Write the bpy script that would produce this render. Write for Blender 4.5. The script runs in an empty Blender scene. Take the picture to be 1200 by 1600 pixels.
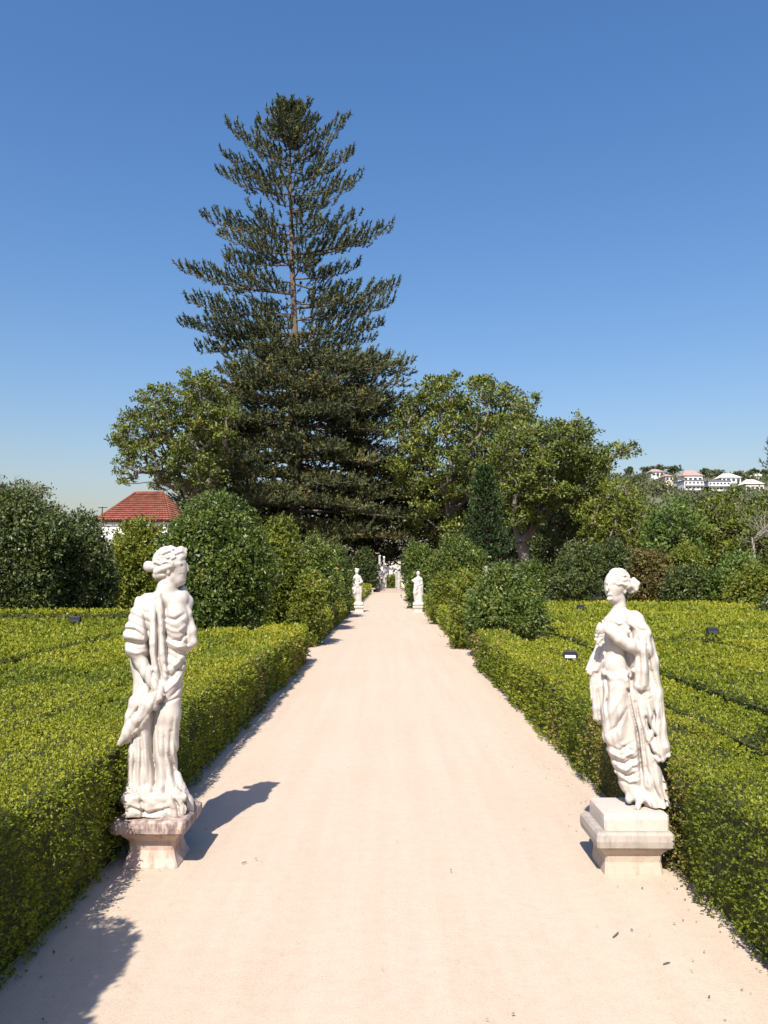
import bpy, bmesh, math
import numpy as np
from mathutils import Vector

sc = bpy.context.scene
COL = sc.collection
R = math.radians

# ------------------------------------------------------------------ camera
EYE = np.array([0.0, 0.0, 1.6])
F_PX = 1200.0                       # focal length in pixels of the 1200 x 1600 photograph
PITCH = math.atan(98 / F_PX)        # looking slightly up
YAW = math.atan(7 / F_PX)           # and a little to the left of the path
cam_d = bpy.data.cameras.new("camera")
cam_d.sensor_fit = 'VERTICAL'
cam_d.sensor_height = 36.0
cam_d.lens = 36.0 * F_PX / 1600.0
cam_d.clip_end = 5000
cam = bpy.data.objects.new("camera", cam_d)
cam.location = EYE
cam.rotation_euler = (math.pi / 2 + PITCH, 0, YAW)
COL.objects.link(cam)
sc.camera = cam

# ------------------------------------------------------------------ sky, sun, exposure
SUN_AZ, SUN_EL = R(192.5), R(47.5)    # clockwise from +Y; behind the camera, a little to its left
world = bpy.data.worlds.new("World")
sc.world = world
world.use_nodes = True
wn = world.node_tree
bg = wn.nodes['Background']
sky = wn.nodes.new('ShaderNodeTexSky')
sky.sky_type = 'NISHITA'
sky.sun_disc = False
sky.sun_elevation = SUN_EL
sky.sun_rotation = SUN_AZ
sky.altitude = 50
sky.air_density = 1.7
sky.dust_density = 2.0
sky.ozone_density = 6.0
hs = wn.nodes.new('ShaderNodeHueSaturation')
hs.inputs['Saturation'].default_value = 1.22
hs.inputs['Hue'].default_value = 0.5
wn.links.new(sky.outputs[0], hs.inputs['Color'])
wb = wn.nodes.new('ShaderNodeMix')          # white balance of the camera
wb.data_type = 'RGBA'
wb.blend_type = 'MULTIPLY'
wb.inputs[0].default_value = 1.0
wb.inputs[7].default_value = (1.07, 0.955, 1.06, 1)
wn.links.new(hs.outputs[0], wb.inputs[6])
wn.links.new(wb.outputs[2], bg.inputs[0])
bg.inputs[1].default_value = 0.097
sun_d = bpy.data.lights.new("sun", 'SUN')
sun_d.energy = 5.0
sun_d.angle = R(0.55)
sun_d.color = (1.0, 0.95, 0.87)
sun = bpy.data.objects.new("sun", sun_d)
sdir = Vector((math.sin(SUN_AZ) * math.cos(SUN_EL), math.cos(SUN_AZ) * math.cos(SUN_EL), math.sin(SUN_EL)))
sun.rotation_euler = sdir.to_track_quat('Z', 'Y').to_euler()
sun.location = (-10, -30, 40)
COL.objects.link(sun)
vs = sc.view_settings
vs.view_transform = 'Standard'
vs.look = 'None'
vs.gamma = 1.0
vs.use_curve_mapping = False
vs.exposure = 0.58
sc.render.engine = 'CYCLES'
cy = sc.cycles
cy.max_bounces = 6
cy.diffuse_bounces = 1
cy.glossy_bounces = 2
cy.transmission_bounces = 3
cy.transparent_max_bounces = 4
cy.caustics_reflective = False
cy.caustics_refractive = False
cy.use_denoising = True
cy.sample_clamp_indirect = 6.0

# ------------------------------------------------------------------ picture <-> place
_cp, _sp = math.cos(PITCH), math.sin(PITCH)
_cy, _sy = math.cos(YAW), math.sin(YAW)


def ray(px, py):
    """direction(s) of the sight line(s) through photo pixel(s)"""
    px = np.asarray(px, float); py = np.asarray(py, float)
    u = (px - 600) / F_PX
    v = (800 - py) / F_PX
    x, y, z = u, _cp - v * _sp, _sp + v * _cp
    return np.stack([x * _cy - y * _sy, x * _sy + y * _cy, z + 0 * x], -1)


def W(px, py, depth):
    """point seen at a photo pixel, at the distance depth along the path"""
    r = ray(px, py)
    return EYE + r * (np.asarray(depth, float) / r[..., 1])[..., None]


def gdepth(py, z=0.0):
    r = ray(600, py)
    return float((z - EYE[2]) / r[2] * r[1])


# ------------------------------------------------------------------ noise
def _hash(i, j, k, seed):
    h = (i * 374761393 + j * 668265263 + k * 2147483647 + seed * 1274126177) & 0xffffffff
    h = ((h ^ (h >> 13)) * 1274126177) & 0xffffffff
    return ((h ^ (h >> 16)) & 0xffff) / 65535.0


def noise3(P, scale=1.0, seed=0):
    P = np.asarray(P, float) * scale
    i = np.floor(P).astype(np.int64)
    f = P - i
    f = f * f * (3 - 2 * f)
    out = 0
    for a in (0, 1):
        for b in (0, 1):
            for c in (0, 1):
                w = (f[..., 0] if a else 1 - f[..., 0]) * (f[..., 1] if b else 1 - f[..., 1]) * (f[..., 2] if c else 1 - f[..., 2])
                out = out + w * _hash(i[..., 0] + a, i[..., 1] + b, i[..., 2] + c, seed)
    return out


def fbm(P, scale=1.0, seed=0, octs=3):
    o, a, t = 0, 1.0, 0
    for k in range(octs):
        o = o + a * noise3(P, scale * 2 ** k, seed + k * 17)
        t += a
        a *= 0.5
    return o / t


def unit(v):
    return v / np.maximum(np.linalg.norm(v, axis=-1, keepdims=True), 1e-9)


# ------------------------------------------------------------------ mesh helpers
class Acc:
    """collects vertices, quads and triangles for one mesh object"""
    def __init__(s):
        s.V, s.Q, s.T, s.qt, s.tt, s.qm, s.tm, s.n = [], [], [], [], [], [], [], 0

    def add(s, V, Q=None, T=None, tint=0.5, mat=0):
        V = np.asarray(V, float).reshape(-1, 3)
        for F, L, lt, lm in ((Q, s.Q, s.qt, s.qm), (T, s.T, s.tt, s.tm)):
            if F is not None and len(F):
                F = np.asarray(F, np.int64)
                L.append(F + s.n)
                lt.append(np.broadcast_to(np.asarray(tint, float), (len(F),)))
                lm.append(np.full(len(F), mat, np.int32))
        s.V.append(V)
        s.n += len(V)

    def mesh(s, name, mats, smooth=False):
        me = bpy.data.meshes.new(name)
        V = np.concatenate(s.V) if s.V else np.zeros((0, 3))
        Q = np.concatenate(s.Q) if s.Q else np.zeros((0, 4), np.int64)
        T = np.concatenate(s.T) if s.T else np.zeros((0, 3), np.int64)
        tint = np.concatenate(s.qt + s.tt) if (s.qt or s.tt) else np.zeros(0)
        mi = np.concatenate(s.qm + s.tm) if (s.qm or s.tm) else np.zeros(0, np.int32)
        nq, nt = len(Q), len(T)
        me.vertices.add(len(V))
        me.vertices.foreach_set('co', V.astype(np.float32).ravel())
        me.loops.add(nq * 4 + nt * 3)
        me.loops.foreach_set('vertex_index', np.concatenate([Q.ravel(), T.ravel()]).astype(np.int32))
        me.polygons.add(nq + nt)
        ls = np.concatenate([np.arange(nq) * 4, nq * 4 + np.arange(nt) * 3]).astype(np.int32)
        me.polygons.foreach_set('loop_start', ls)
        me.polygons.foreach_set('material_index', mi.astype(np.int32))
        me.polygons.foreach_set('use_smooth', np.full(nq + nt, smooth, bool))
        at = me.attributes.new('tint', 'FLOAT', 'FACE')
        at.data.foreach_set('value', tint.astype(np.float32))
        for m in (mats if isinstance(mats, (list, tuple)) else [mats]):
            me.materials.append(m)
        me.update(calc_edges=True)
        return me


def put(name, me, parent=None, **props):
    o = bpy.data.objects.new(name, me)
    COL.objects.link(o)
    if parent is not None:
        o.parent = parent
    for k, v in props.items():
        o[k] = v
    return o


def thing(name, label, category, loc=(0, 0, 0), rz=0.0, group=None):
    o = bpy.data.objects.new(name, None)
    COL.objects.link(o)
    o.location = loc
    o.rotation_euler = (0, 0, rz)
    o['label'] = label
    o['category'] = category
    if group:
        o['group'] = group
    return o


def tag(o, label, category, group=None, kind=None):
    o['label'] = label
    o['category'] = category
    if group:
        o['group'] = group
    if kind:
        o['kind'] = kind
    return o


BOXQ = [[0, 3, 2, 1], [4, 5, 6, 7], [0, 1, 5, 4], [1, 2, 6, 5], [2, 3, 7, 6], [3, 0, 4, 7]]


def box(acc, x0, x1, y0, y1, z0, z1, mat=0, tint=0.5):
    acc.add([[x0, y0, z0], [x1, y0, z0], [x1, y1, z0], [x0, y1, z0],
             [x0, y0, z1], [x1, y0, z1], [x1, y1, z1], [x0, y1, z1]], Q=BOXQ, mat=mat, tint=tint)


def box_part(name, parent, mat, x0, x1, y0, y1, z0, z1, bevel=0.0, **props):
    a = Acc()
    box(a, x0, x1, y0, y1, z0, z1)
    me = a.mesh(name, mat)
    if bevel:
        bm = bmesh.new()
        bm.from_mesh(me)
        bmesh.ops.bevel(bm, geom=bm.edges[:], offset=bevel, segments=2, affect='EDGES', profile=0.6)
        bm.to_mesh(me)
        bm.free()
    return put(name, me, parent, **props)


def tube(acc, P, rad, sides=6, mat=0, tint=0.5, cap=True):
    P = np.asarray(P, float)
    n = len(P)
    rad = np.broadcast_to(np.asarray(rad, float), (n,))
    t = np.gradient(P, axis=0)
    t = unit(t)
    ref = np.where(np.abs(t[:, 2:3]) > 0.9, np.array([[1.0, 0, 0]]), np.array([[0, 0, 1.0]]))
    a = unit(np.cross(t, ref))
    b = np.cross(t, a)
    ang = np.linspace(0, 2 * math.pi, sides, endpoint=False)
    V = P[:, None] + rad[:, None, None] * (np.cos(ang)[None, :, None] * a[:, None] + np.sin(ang)[None, :, None] * b[:, None])
    i = np.arange(n - 1)[:, None] * sides
    j = np.arange(sides)[None]
    k = (j + 1) % sides
    Q = np.stack([i + j, i + k, i + sides + k, i + sides + j], -1).reshape(-1, 4)
    V = V.reshape(-1, 3)
    T = None
    if cap:
        V = np.concatenate([V, P[-1:]])
        e = (n - 1) * sides
        T = np.stack([e + j[0], e + k[0], np.full(sides, len(V) - 1)], -1)
    acc.add(V, Q=Q, T=T, mat=mat, tint=tint)


def leaves(acc, P, D, N, L, Wd, tint, mat=0, fold=0.12):
    """one folded diamond per leaf: base at P, pointing along D, face along N"""
    D = unit(D)
    S = unit(np.cross(D, N))
    N = np.cross(S, D)
    L = np.broadcast_to(np.asarray(L, float), (len(P),))[:, None]
    Wd = np.broadcast_to(np.asarray(Wd, float), (len(P),))[:, None]
    m = P + D * L * 0.5 + N * Wd * fold
    V = np.stack([P, m + S * Wd * 0.5, P + D * L, m - S * Wd * 0.5], 1).reshape(-1, 3)
    Q = (np.arange(len(P))[:, None] * 4 + np.arange(4)[None])
    acc.add(V, Q=Q, tint=tint, mat=mat)


def blades(acc, P, D, L, Wd, tint, rng, mat=0):
    """one thin triangle per needle"""
    D = unit(D)
    S = unit(np.cross(D, rng.normal(size=P.shape)))
    L = np.broadcast_to(np.asarray(L, float), (len(P),))[:, None]
    Wd = np.broadcast_to(np.asarray(Wd, float), (len(P),))[:, None]
    V = np.stack([P - S * Wd * 0.5, P + S * Wd * 0.5, P + D * L], 1).reshape(-1, 3)
    acc.add(V, T=np.arange(len(P) * 3).reshape(-1, 3), tint=tint, mat=mat)


def leaf_tris(acc, P, D, N, L, Wd, tint, mat=0):
    D = unit(D)
    S = unit(np.cross(D, N))
    L = np.broadcast_to(np.asarray(L, float), (len(P),))[:, None]
    Wd = np.broadcast_to(np.asarray(Wd, float), (len(P),))[:, None]
    V = np.stack([P - S * Wd * 0.55, P + D * L, P + S * Wd * 0.55], 1).reshape(-1, 3)
    acc.add(V, T=np.arange(len(P) * 3).reshape(-1, 3), tint=tint, mat=mat)


# ------------------------------------------------------------------ materials
def new_mat(name):
    m = bpy.data.materials.new(name)
    m.use_nodes = True
    nt = m.node_tree
    b = nt.nodes['Principled BSDF']
    return m, nt, b


def node(nt, t, **kw):
    n = nt.nodes.new(t)
    for k, v in kw.items():
        if k.startswith('i_'):
            n.inputs[k[2:].replace('_', ' ')].default_value = v
        else:
            setattr(n, k, v)
    return n


def ramp(nt, fac, stops):
    n = nt.nodes.new('ShaderNodeValToRGB')
    el = n.color_ramp.elements
    while len(el) < len(stops):
        el.new(0.5)
    for e, (p, c) in zip(el, stops):
        e.position = p
        e.color = (*c, 1)
    nt.links.new(fac, n.inputs[0])
    return n.outputs[0]


def mixc(nt, fac, a, b, mode='MIX'):
    n = nt.nodes.new('ShaderNodeMix')
    n.data_type = 'RGBA'
    n.blend_type = mode
    for s, v in ((0, fac), (6, a), (7, b)):
        if hasattr(v, 'links') or hasattr(v, 'is_linked'):
            nt.links.new(v, n.inputs[s])
        elif s == 0:
            n.inputs[0].default_value = v
        else:
            n.inputs[s].default_value = (*v, 1)
    return n.outputs[2]


def foliage(name, stops, rough=0.45, transl=0.25, spec=0.4):
    m, nt, b = new_mat(name)
    at = node(nt, 'ShaderNodeAttribute', attribute_name='tint')
    c = ramp(nt, at.outputs['Fac'], stops)
    nt.links.new(c, b.inputs['Base Color'])
    b.inputs['Roughness'].default_value = rough
    b.inputs['Specular IOR Level'].default_value = spec
    tr = node(nt, 'ShaderNodeBsdfTranslucent')
    g = mixc(nt, 1.0, c, (0.95, 1.0, 0.45), 'MULTIPLY')
    nt.links.new(g, tr.inputs[0])
    mx = node(nt, 'ShaderNodeMixShader')
    mx.inputs[0].default_value = transl
    nt.links.new(b.outputs[0], mx.inputs[1])
    nt.links.new(tr.outputs[0], mx.inputs[2])
    nt.links.new(mx.outputs[0], nt.nodes['Material Output'].inputs[0])
    return m


def noisy(name, stops, scale=4.0, detail=6.0, rough=0.85, bump=0.3, bump_scale=40.0, bump_dist=0.01, coord='Object', spec=0.3):
    m, nt, b = new_mat(name)
    tc = node(nt, 'ShaderNodeTexCoord')
    n1 = node(nt, 'ShaderNodeTexNoise', i_Scale=scale, i_Detail=detail, i_Roughness=0.6)
    nt.links.new(tc.outputs[coord], n1.inputs[0])
    c = ramp(nt, n1.outputs[0], stops)
    nt.links.new(c, b.inputs['Base Color'])
    b.inputs['Roughness'].default_value = rough
    b.inputs['Specular IOR Level'].default_value = spec
    if bump:
        n2 = node(nt, 'ShaderNodeTexNoise', i_Scale=bump_scale, i_Detail=4.0)
        nt.links.new(tc.outputs[coord], n2.inputs[0])
        bp = node(nt, 'ShaderNodeBump', i_Strength=bump, i_Distance=bump_dist)
        nt.links.new(n2.outputs[0], bp.inputs['Height'])
        nt.links.new(bp.outputs[0], b.inputs['Normal'])
    return m


def plain(name, col, rough=0.6, metal=0.0):
    return noisy(name, [(0.3, tuple(c * 0.85 for c in col)), (0.7, tuple(min(1, c * 1.1) for c in col))], scale=3, rough=rough, bump=0.1)


M = {}
M['box_leaf'] = foliage('box_leaf', [(0.0, (0.078, 0.112, 0.012)), (0.35, (0.180, 0.216, 0.017)), (0.7, (0.282, 0.292, 0.021)), (0.9, (0.36, 0.34, 0.03)), (0.97, (0.36, 0.24, 0.10))], rough=0.45, transl=0.25, spec=0.3)
M['box_core'] = noisy('box_core', [(0.3, (0.040, 0.048, 0.012)), (0.7, (0.075, 0.085, 0.020))], scale=30, bump=0.8, bump_scale=60, bump_dist=0.03)
M['shrub_leaf'] = foliage('shrub_leaf', [(0.0, (0.034, 0.062, 0.012)), (0.5, (0.080, 0.120, 0.020)), (0.85, (0.170, 0.205, 0.030)), (1.0, (0.26, 0.25, 0.05))], rough=0.42, transl=0.2, spec=0.4)
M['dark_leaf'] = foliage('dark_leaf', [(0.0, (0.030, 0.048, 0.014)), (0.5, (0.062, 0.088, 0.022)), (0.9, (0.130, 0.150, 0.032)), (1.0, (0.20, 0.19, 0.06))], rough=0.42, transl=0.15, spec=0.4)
M['yellow_leaf'] = foliage('yellow_leaf', [(0.0, (0.075, 0.100, 0.014)), (0.5, (0.155, 0.184, 0.022)), (0.85, (0.262, 0.258, 0.032)), (1.0, (0.30, 0.21, 0.06))], rough=0.45, transl=0.25, spec=0.3)
M['rust_leaf'] = foliage('rust_leaf', [(0.0, (0.055, 0.062, 0.018)), (0.5, (0.125, 0.105, 0.028)), (1.0, (0.23, 0.13, 0.04))], rough=0.5, transl=0.2, spec=0.3)
M['fig_leaf'] = foliage('fig_leaf', [(0.0, (0.042, 0.060, 0.014)), (0.5, (0.118, 0.148, 0.024)), (0.85, (0.240, 0.256, 0.034)), (1.0, (0.30, 0.28, 0.07))], rough=0.42, transl=0.18, spec=0.35)
M['green_leaf'] = foliage('green_leaf', [(0.0, (0.046, 0.082, 0.016)), (0.5, (0.102, 0.160, 0.030)), (0.9, (0.190, 0.245, 0.042)), (1.0, (0.25, 0.27, 0.06))], rough=0.45, transl=0.25, spec=0.3)
M['grey_leaf'] = foliage('grey_leaf', [(0.0, (0.08, 0.095, 0.045)), (0.5, (0.15, 0.165, 0.085)), (1.0, (0.25, 0.26, 0.15))], rough=0.5, transl=0.2, spec=0.3)
M['pine_needle'] = foliage('pine_needle', [(0.0, (0.042, 0.056, 0.028)), (0.5, (0.085, 0.102, 0.048)), (0.85, (0.185, 0.18, 0.060)), (1.0, (0.25, 0.20, 0.08))], rough=0.55, transl=0.15, spec=0.2)
M['young_needle'] = foliage('young_needle', [(0.0, (0.020, 0.044, 0.014)), (0.5, (0.042, 0.082, 0.022)), (1.0, (0.09, 0.145, 0.035))], rough=0.5, transl=0.12, spec=0.25)
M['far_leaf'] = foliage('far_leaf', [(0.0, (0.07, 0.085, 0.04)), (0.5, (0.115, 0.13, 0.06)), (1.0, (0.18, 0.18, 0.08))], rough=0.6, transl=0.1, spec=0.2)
M['bark'] = noisy('bark', [(0.3, (0.085, 0.062, 0.045)), (0.7, (0.20, 0.16, 0.125))], scale=6, bump=0.8, bump_scale=14, bump_dist=0.05)
M['fig_bark'] = noisy('fig_bark', [(0.3, (0.095, 0.075, 0.06)), (0.7, (0.22, 0.18, 0.15))], scale=2, bump=0.6, bump_scale=6, bump_dist=0.05)
M['dead_wood'] = noisy('dead_wood', [(0.3, (0.22, 0.19, 0.15)), (0.7, (0.38, 0.34, 0.28))], scale=5, bump=0.3)


def make_sand():
    m, nt, b = new_mat('sand_path')
    tc = node(nt, 'ShaderNodeTexCoord')
    n1 = node(nt, 'ShaderNodeTexNoise', i_Scale=0.7, i_Detail=8.0, i_Roughness=0.65)
    n2 = node(nt, 'ShaderNodeTexNoise', i_Scale=120.0, i_Detail=3.0, i_Roughness=0.7)
    mp = node(nt, 'ShaderNodeMapping')
    mp.inputs['Scale'].default_value = (5.5, 0.22, 1)
    n3 = node(nt, 'ShaderNodeTexNoise', i_Scale=1.0, i_Detail=5.0, i_Roughness=0.6)
    n4 = node(nt, 'ShaderNodeTexNoise', i_Scale=14.0, i_Detail=5.0, i_Roughness=0.7)
    for n in (n1, n2, n4):
        nt.links.new(tc.outputs['Object'], n.inputs[0])
    nt.links.new(tc.outputs['Object'], mp.inputs[0])
    nt.links.new(mp.outputs[0], n3.inputs[0])
    c = ramp(nt, n1.outputs[0], [(0.3, (0.505, 0.392, 0.295)), (0.5, (0.535, 0.420, 0.319)), (0.7, (0.56, 0.446, 0.342))])
    c = mixc(nt, 0.45, c, ramp(nt, n3.outputs[0], [(0.38, (0.50, 0.395, 0.30)), (0.6, (0.575, 0.468, 0.365))]))
    c = mixc(nt, 0.25, c, ramp(nt, n4.outputs[0], [(0.35, (0.48, 0.37, 0.275)), (0.6, (0.58, 0.475, 0.37))]))
    c = mixc(nt, 0.6, c, ramp(nt, n2.outputs[0], [(0.3, (0.70, 0.67, 0.64)), (0.46, (1, 1, 1)), (0.75, (1, 1, 1))]), 'MULTIPLY')
    n5 = node(nt, 'ShaderNodeTexNoise', i_Scale=330.0, i_Detail=2.0)
    nt.links.new(tc.outputs['Object'], n5.inputs[0])
    c = mixc(nt, 0.7, c, ramp(nt, n5.outputs[0], [(0.30, (0.62, 0.58, 0.54)), (0.44, (1, 1, 1)), (0.8, (1, 1, 1))]), 'MULTIPLY')
    nt.links.new(c, b.inputs['Base Color'])
    b.inputs['Roughness'].default_value = 0.95
    b.inputs['Specular IOR Level'].default_value = 0.15
    bp = node(nt, 'ShaderNodeBump', i_Strength=0.35, i_Distance=0.006)
    nt.links.new(n2.outputs[0], bp.inputs['Height'])
    bp2 = node(nt, 'ShaderNodeBump', i_Strength=0.12, i_Distance=0.02)
    nt.links.new(n4.outputs[0], bp2.inputs['Height'])
    nt.links.new(bp.outputs[0], bp2.inputs['Normal'])
    nt.links.new(bp2.outputs[0], b.inputs['Normal'])
    return m


def make_marble(name, base, dirt, amount=0.5, scale=7.0):
    m, nt, b = new_mat(name)
    tc = node(nt, 'ShaderNodeTexCoord')
    n1 = node(nt, 'ShaderNodeTexNoise', i_Scale=scale, i_Detail=9.0, i_Roughness=0.7)
    n2 = node(nt, 'ShaderNodeTexNoise', i_Scale=2.4, i_Detail=5.0)
    n3 = node(nt, 'ShaderNodeTexNoise', i_Scale=90.0, i_Detail=4.0)
    mpz = node(nt, 'ShaderNodeMapping')
    mpz.inputs['Scale'].default_value = (1.5, 1.5, 0.45)
    nt.links.new(tc.outputs['Object'], mpz.inputs[0])
    nt.links.new(mpz.outputs[0], n1.inputs[0])
    for n in (n2, n3):
        nt.links.new(tc.outputs['Object'], n.inputs[0])
    lo = 0.66 - 0.22 * amount
    f = ramp(nt, n1.outputs[0], [(lo, (0, 0, 0)), (lo + 0.16, (1, 1, 1))])
    c0 = ramp(nt, n2.outputs[0], [(0.35, tuple(x * 0.93 for x in base)), (0.65, base)])
    mf = node(nt, 'ShaderNodeMath', operation='MULTIPLY')
    mf.inputs[1].default_value = 0.75 * amount
    nt.links.new(f, mf.inputs[0])
    c = mixc(nt, mf.outputs[0], c0, dirt)
    nt.links.new(c, b.inputs['Base Color'])
    b.inputs['Roughness'].default_value = 0.72
    b.inputs['Specular IOR Level'].default_value = 0.3
    bp = node(nt, 'ShaderNodeBump', i_Strength=0.3, i_Distance=0.004)
    nt.links.new(n3.outputs[0], bp.inputs['Height'])
    bp2 = node(nt, 'ShaderNodeBump', i_Strength=0.25, i_Distance=0.01)
    nt.links.new(n1.outputs[0], bp2.inputs['Height'])
    nt.links.new(bp.outputs[0], bp2.inputs['Normal'])
    nt.links.new(bp2.outputs[0], b.inputs['Normal'])
    return m


M['sand'] = make_sand()
M['soil'] = noisy('soil', [(0.3, (0.10, 0.075, 0.05)), (0.5, (0.16, 0.125, 0.08)), (0.75, (0.13, 0.125, 0.06))], scale=0.9, bump=0.6, bump_scale=12, bump_dist=0.03)
M['marble'] = make_marble('marble', (0.56, 0.50, 0.44), (0.32, 0.275, 0.23), 0.62)
M['marble_warm'] = make_marble('marble_warm', (0.56, 0.49, 0.42), (0.36, 0.27, 0.22), 0.6)
M['stained_shaded_stone'] = make_marble('stained_shaded_stone', (0.50, 0.39, 0.33), (0.13, 0.085, 0.08), 1.1, 15.0)  # real dark stains, deepened so the colour also carries the hedge bush's shade
M['red_stone'] = make_marble('red_stone', (0.52, 0.40, 0.33), (0.30, 0.13, 0.09), 0.8, 9.0)
M['grey_stone'] = make_marble('grey_stone', (0.42, 0.365, 0.31), (0.24, 0.21, 0.18), 0.9, 11.0)
M['ochre_stone'] = make_marble('ochre_stone', (0.48, 0.40, 0.32), (0.32, 0.20, 0.11), 0.7, 9.0)
M['whitewash'] = noisy('whitewash', [(0.3, (0.66, 0.64, 0.60)), (0.7, (0.80, 0.78, 0.74))], scale=1.5, bump=0.1)
M['cream_wall'] = noisy('cream_wall', [(0.3, (0.55, 0.48, 0.38)), (0.7, (0.68, 0.61, 0.50))], scale=0.6, bump=0.1)
M['roof_tile'] = noisy('roof_tile', [(0.25, (0.10, 0.045, 0.030)), (0.5, (0.24, 0.080, 0.048)), (0.75, (0.34, 0.135, 0.08))], scale=2.5, detail=8, bump=0.4, bump_scale=14)
M['pink_roof'] = noisy('pink_roof', [(0.3, (0.36, 0.21, 0.18)), (0.7, (0.44, 0.28, 0.25))], scale=1.0, bump=0.2, bump_scale=3)
M['slate_roof'] = noisy('slate_roof', [(0.3, (0.13, 0.13, 0.16)), (0.7, (0.20, 0.20, 0.24))], scale=1.0, bump=0.2, bump_scale=3)
M['glass_dark'] = plain('glass_dark', (0.05, 0.06, 0.08), 0.15)
M['black_metal'] = plain('black_metal', (0.03, 0.028, 0.036), 0.4)
M['lamp_lens'] = plain('lamp_lens', (0.75, 0.76, 0.78), 0.2)
M['gate_paint'] = plain('gate_paint', (0.46, 0.44, 0.41), 0.5)
M['litter'] = foliage('litter', [(0.0, (0.06, 0.045, 0.03)), (0.5, (0.16, 0.11, 0.06)), (1.0, (0.28, 0.20, 0.11))], rough=0.8, transl=0.0)
M['hill_soil'] = noisy('hill_soil', [(0.3, (0.085, 0.095, 0.05)), (0.6, (0.15, 0.145, 0.08)), (0.8, (0.22, 0.19, 0.12))], scale=0.05, bump=0)

# ------------------------------------------------------------------ ground, path, hill
def sheet(name, x0, x1, y0, y1, z, mat, nx=1, ny=1, zf=None):
    X, Y = np.meshgrid(np.linspace(x0, x1, nx + 1), np.linspace(y0, y1, ny + 1))
    Z = np.full_like(X, z) if zf is None else zf(X, Y)
    a = Acc()
    i = np.arange(ny)[:, None] * (nx + 1) + np.arange(nx)[None]
    Q = np.stack([i, i + 1, i + nx + 2, i + nx + 1], -1).reshape(-1, 4)
    a.add(np.stack([X, Y, Z], -1).reshape(-1, 3), Q=Q)
    return put(name, a.mesh(name, mat, smooth=True), None, kind='structure')


sheet('ground', -2500, 2500, -300, 3500, 0.0, M['soil'])
sheet('path', -1.95, 1.95, -6, 70.6, 0.006, M['sand'], 10, 200,
      lambda X, Y: 0.006 + 0.010 * np.exp(-((np.abs(X) - 1.5) / 0.35) ** 2) + 0.004 * noise3(np.stack([X, Y, 0 * X], -1), 0.5, 3))
sheet('side_path', 1.95, 12, 13.75, 16.2, 0.005, M['sand'])
sheet('side_path', -12, -1.95, 13.75, 16.2, 0.005, M['sand'])


def hill_z(X, Y):
    h = np.interp(Y, [150, 200, 240, 270, 290, 330, 372, 390, 430, 520, 800], [-1.5, 6, 17, 25, 29.5, 36.5, 48.0, 50.5, 51.5, 46, 30])
    f = np.clip((X - 15) / 75, 0, 1)
    return -1.5 + (h + 1.5) * f * f * (3 - 2 * f) + 1.2 * (noise3(np.stack([X, Y, 0 * X], -1), 0.04, 5) - 0.5) * f


sheet('hill', -100, 600, 150, 800, 0, M['hill_soil'], 140, 130, hill_z)


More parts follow.
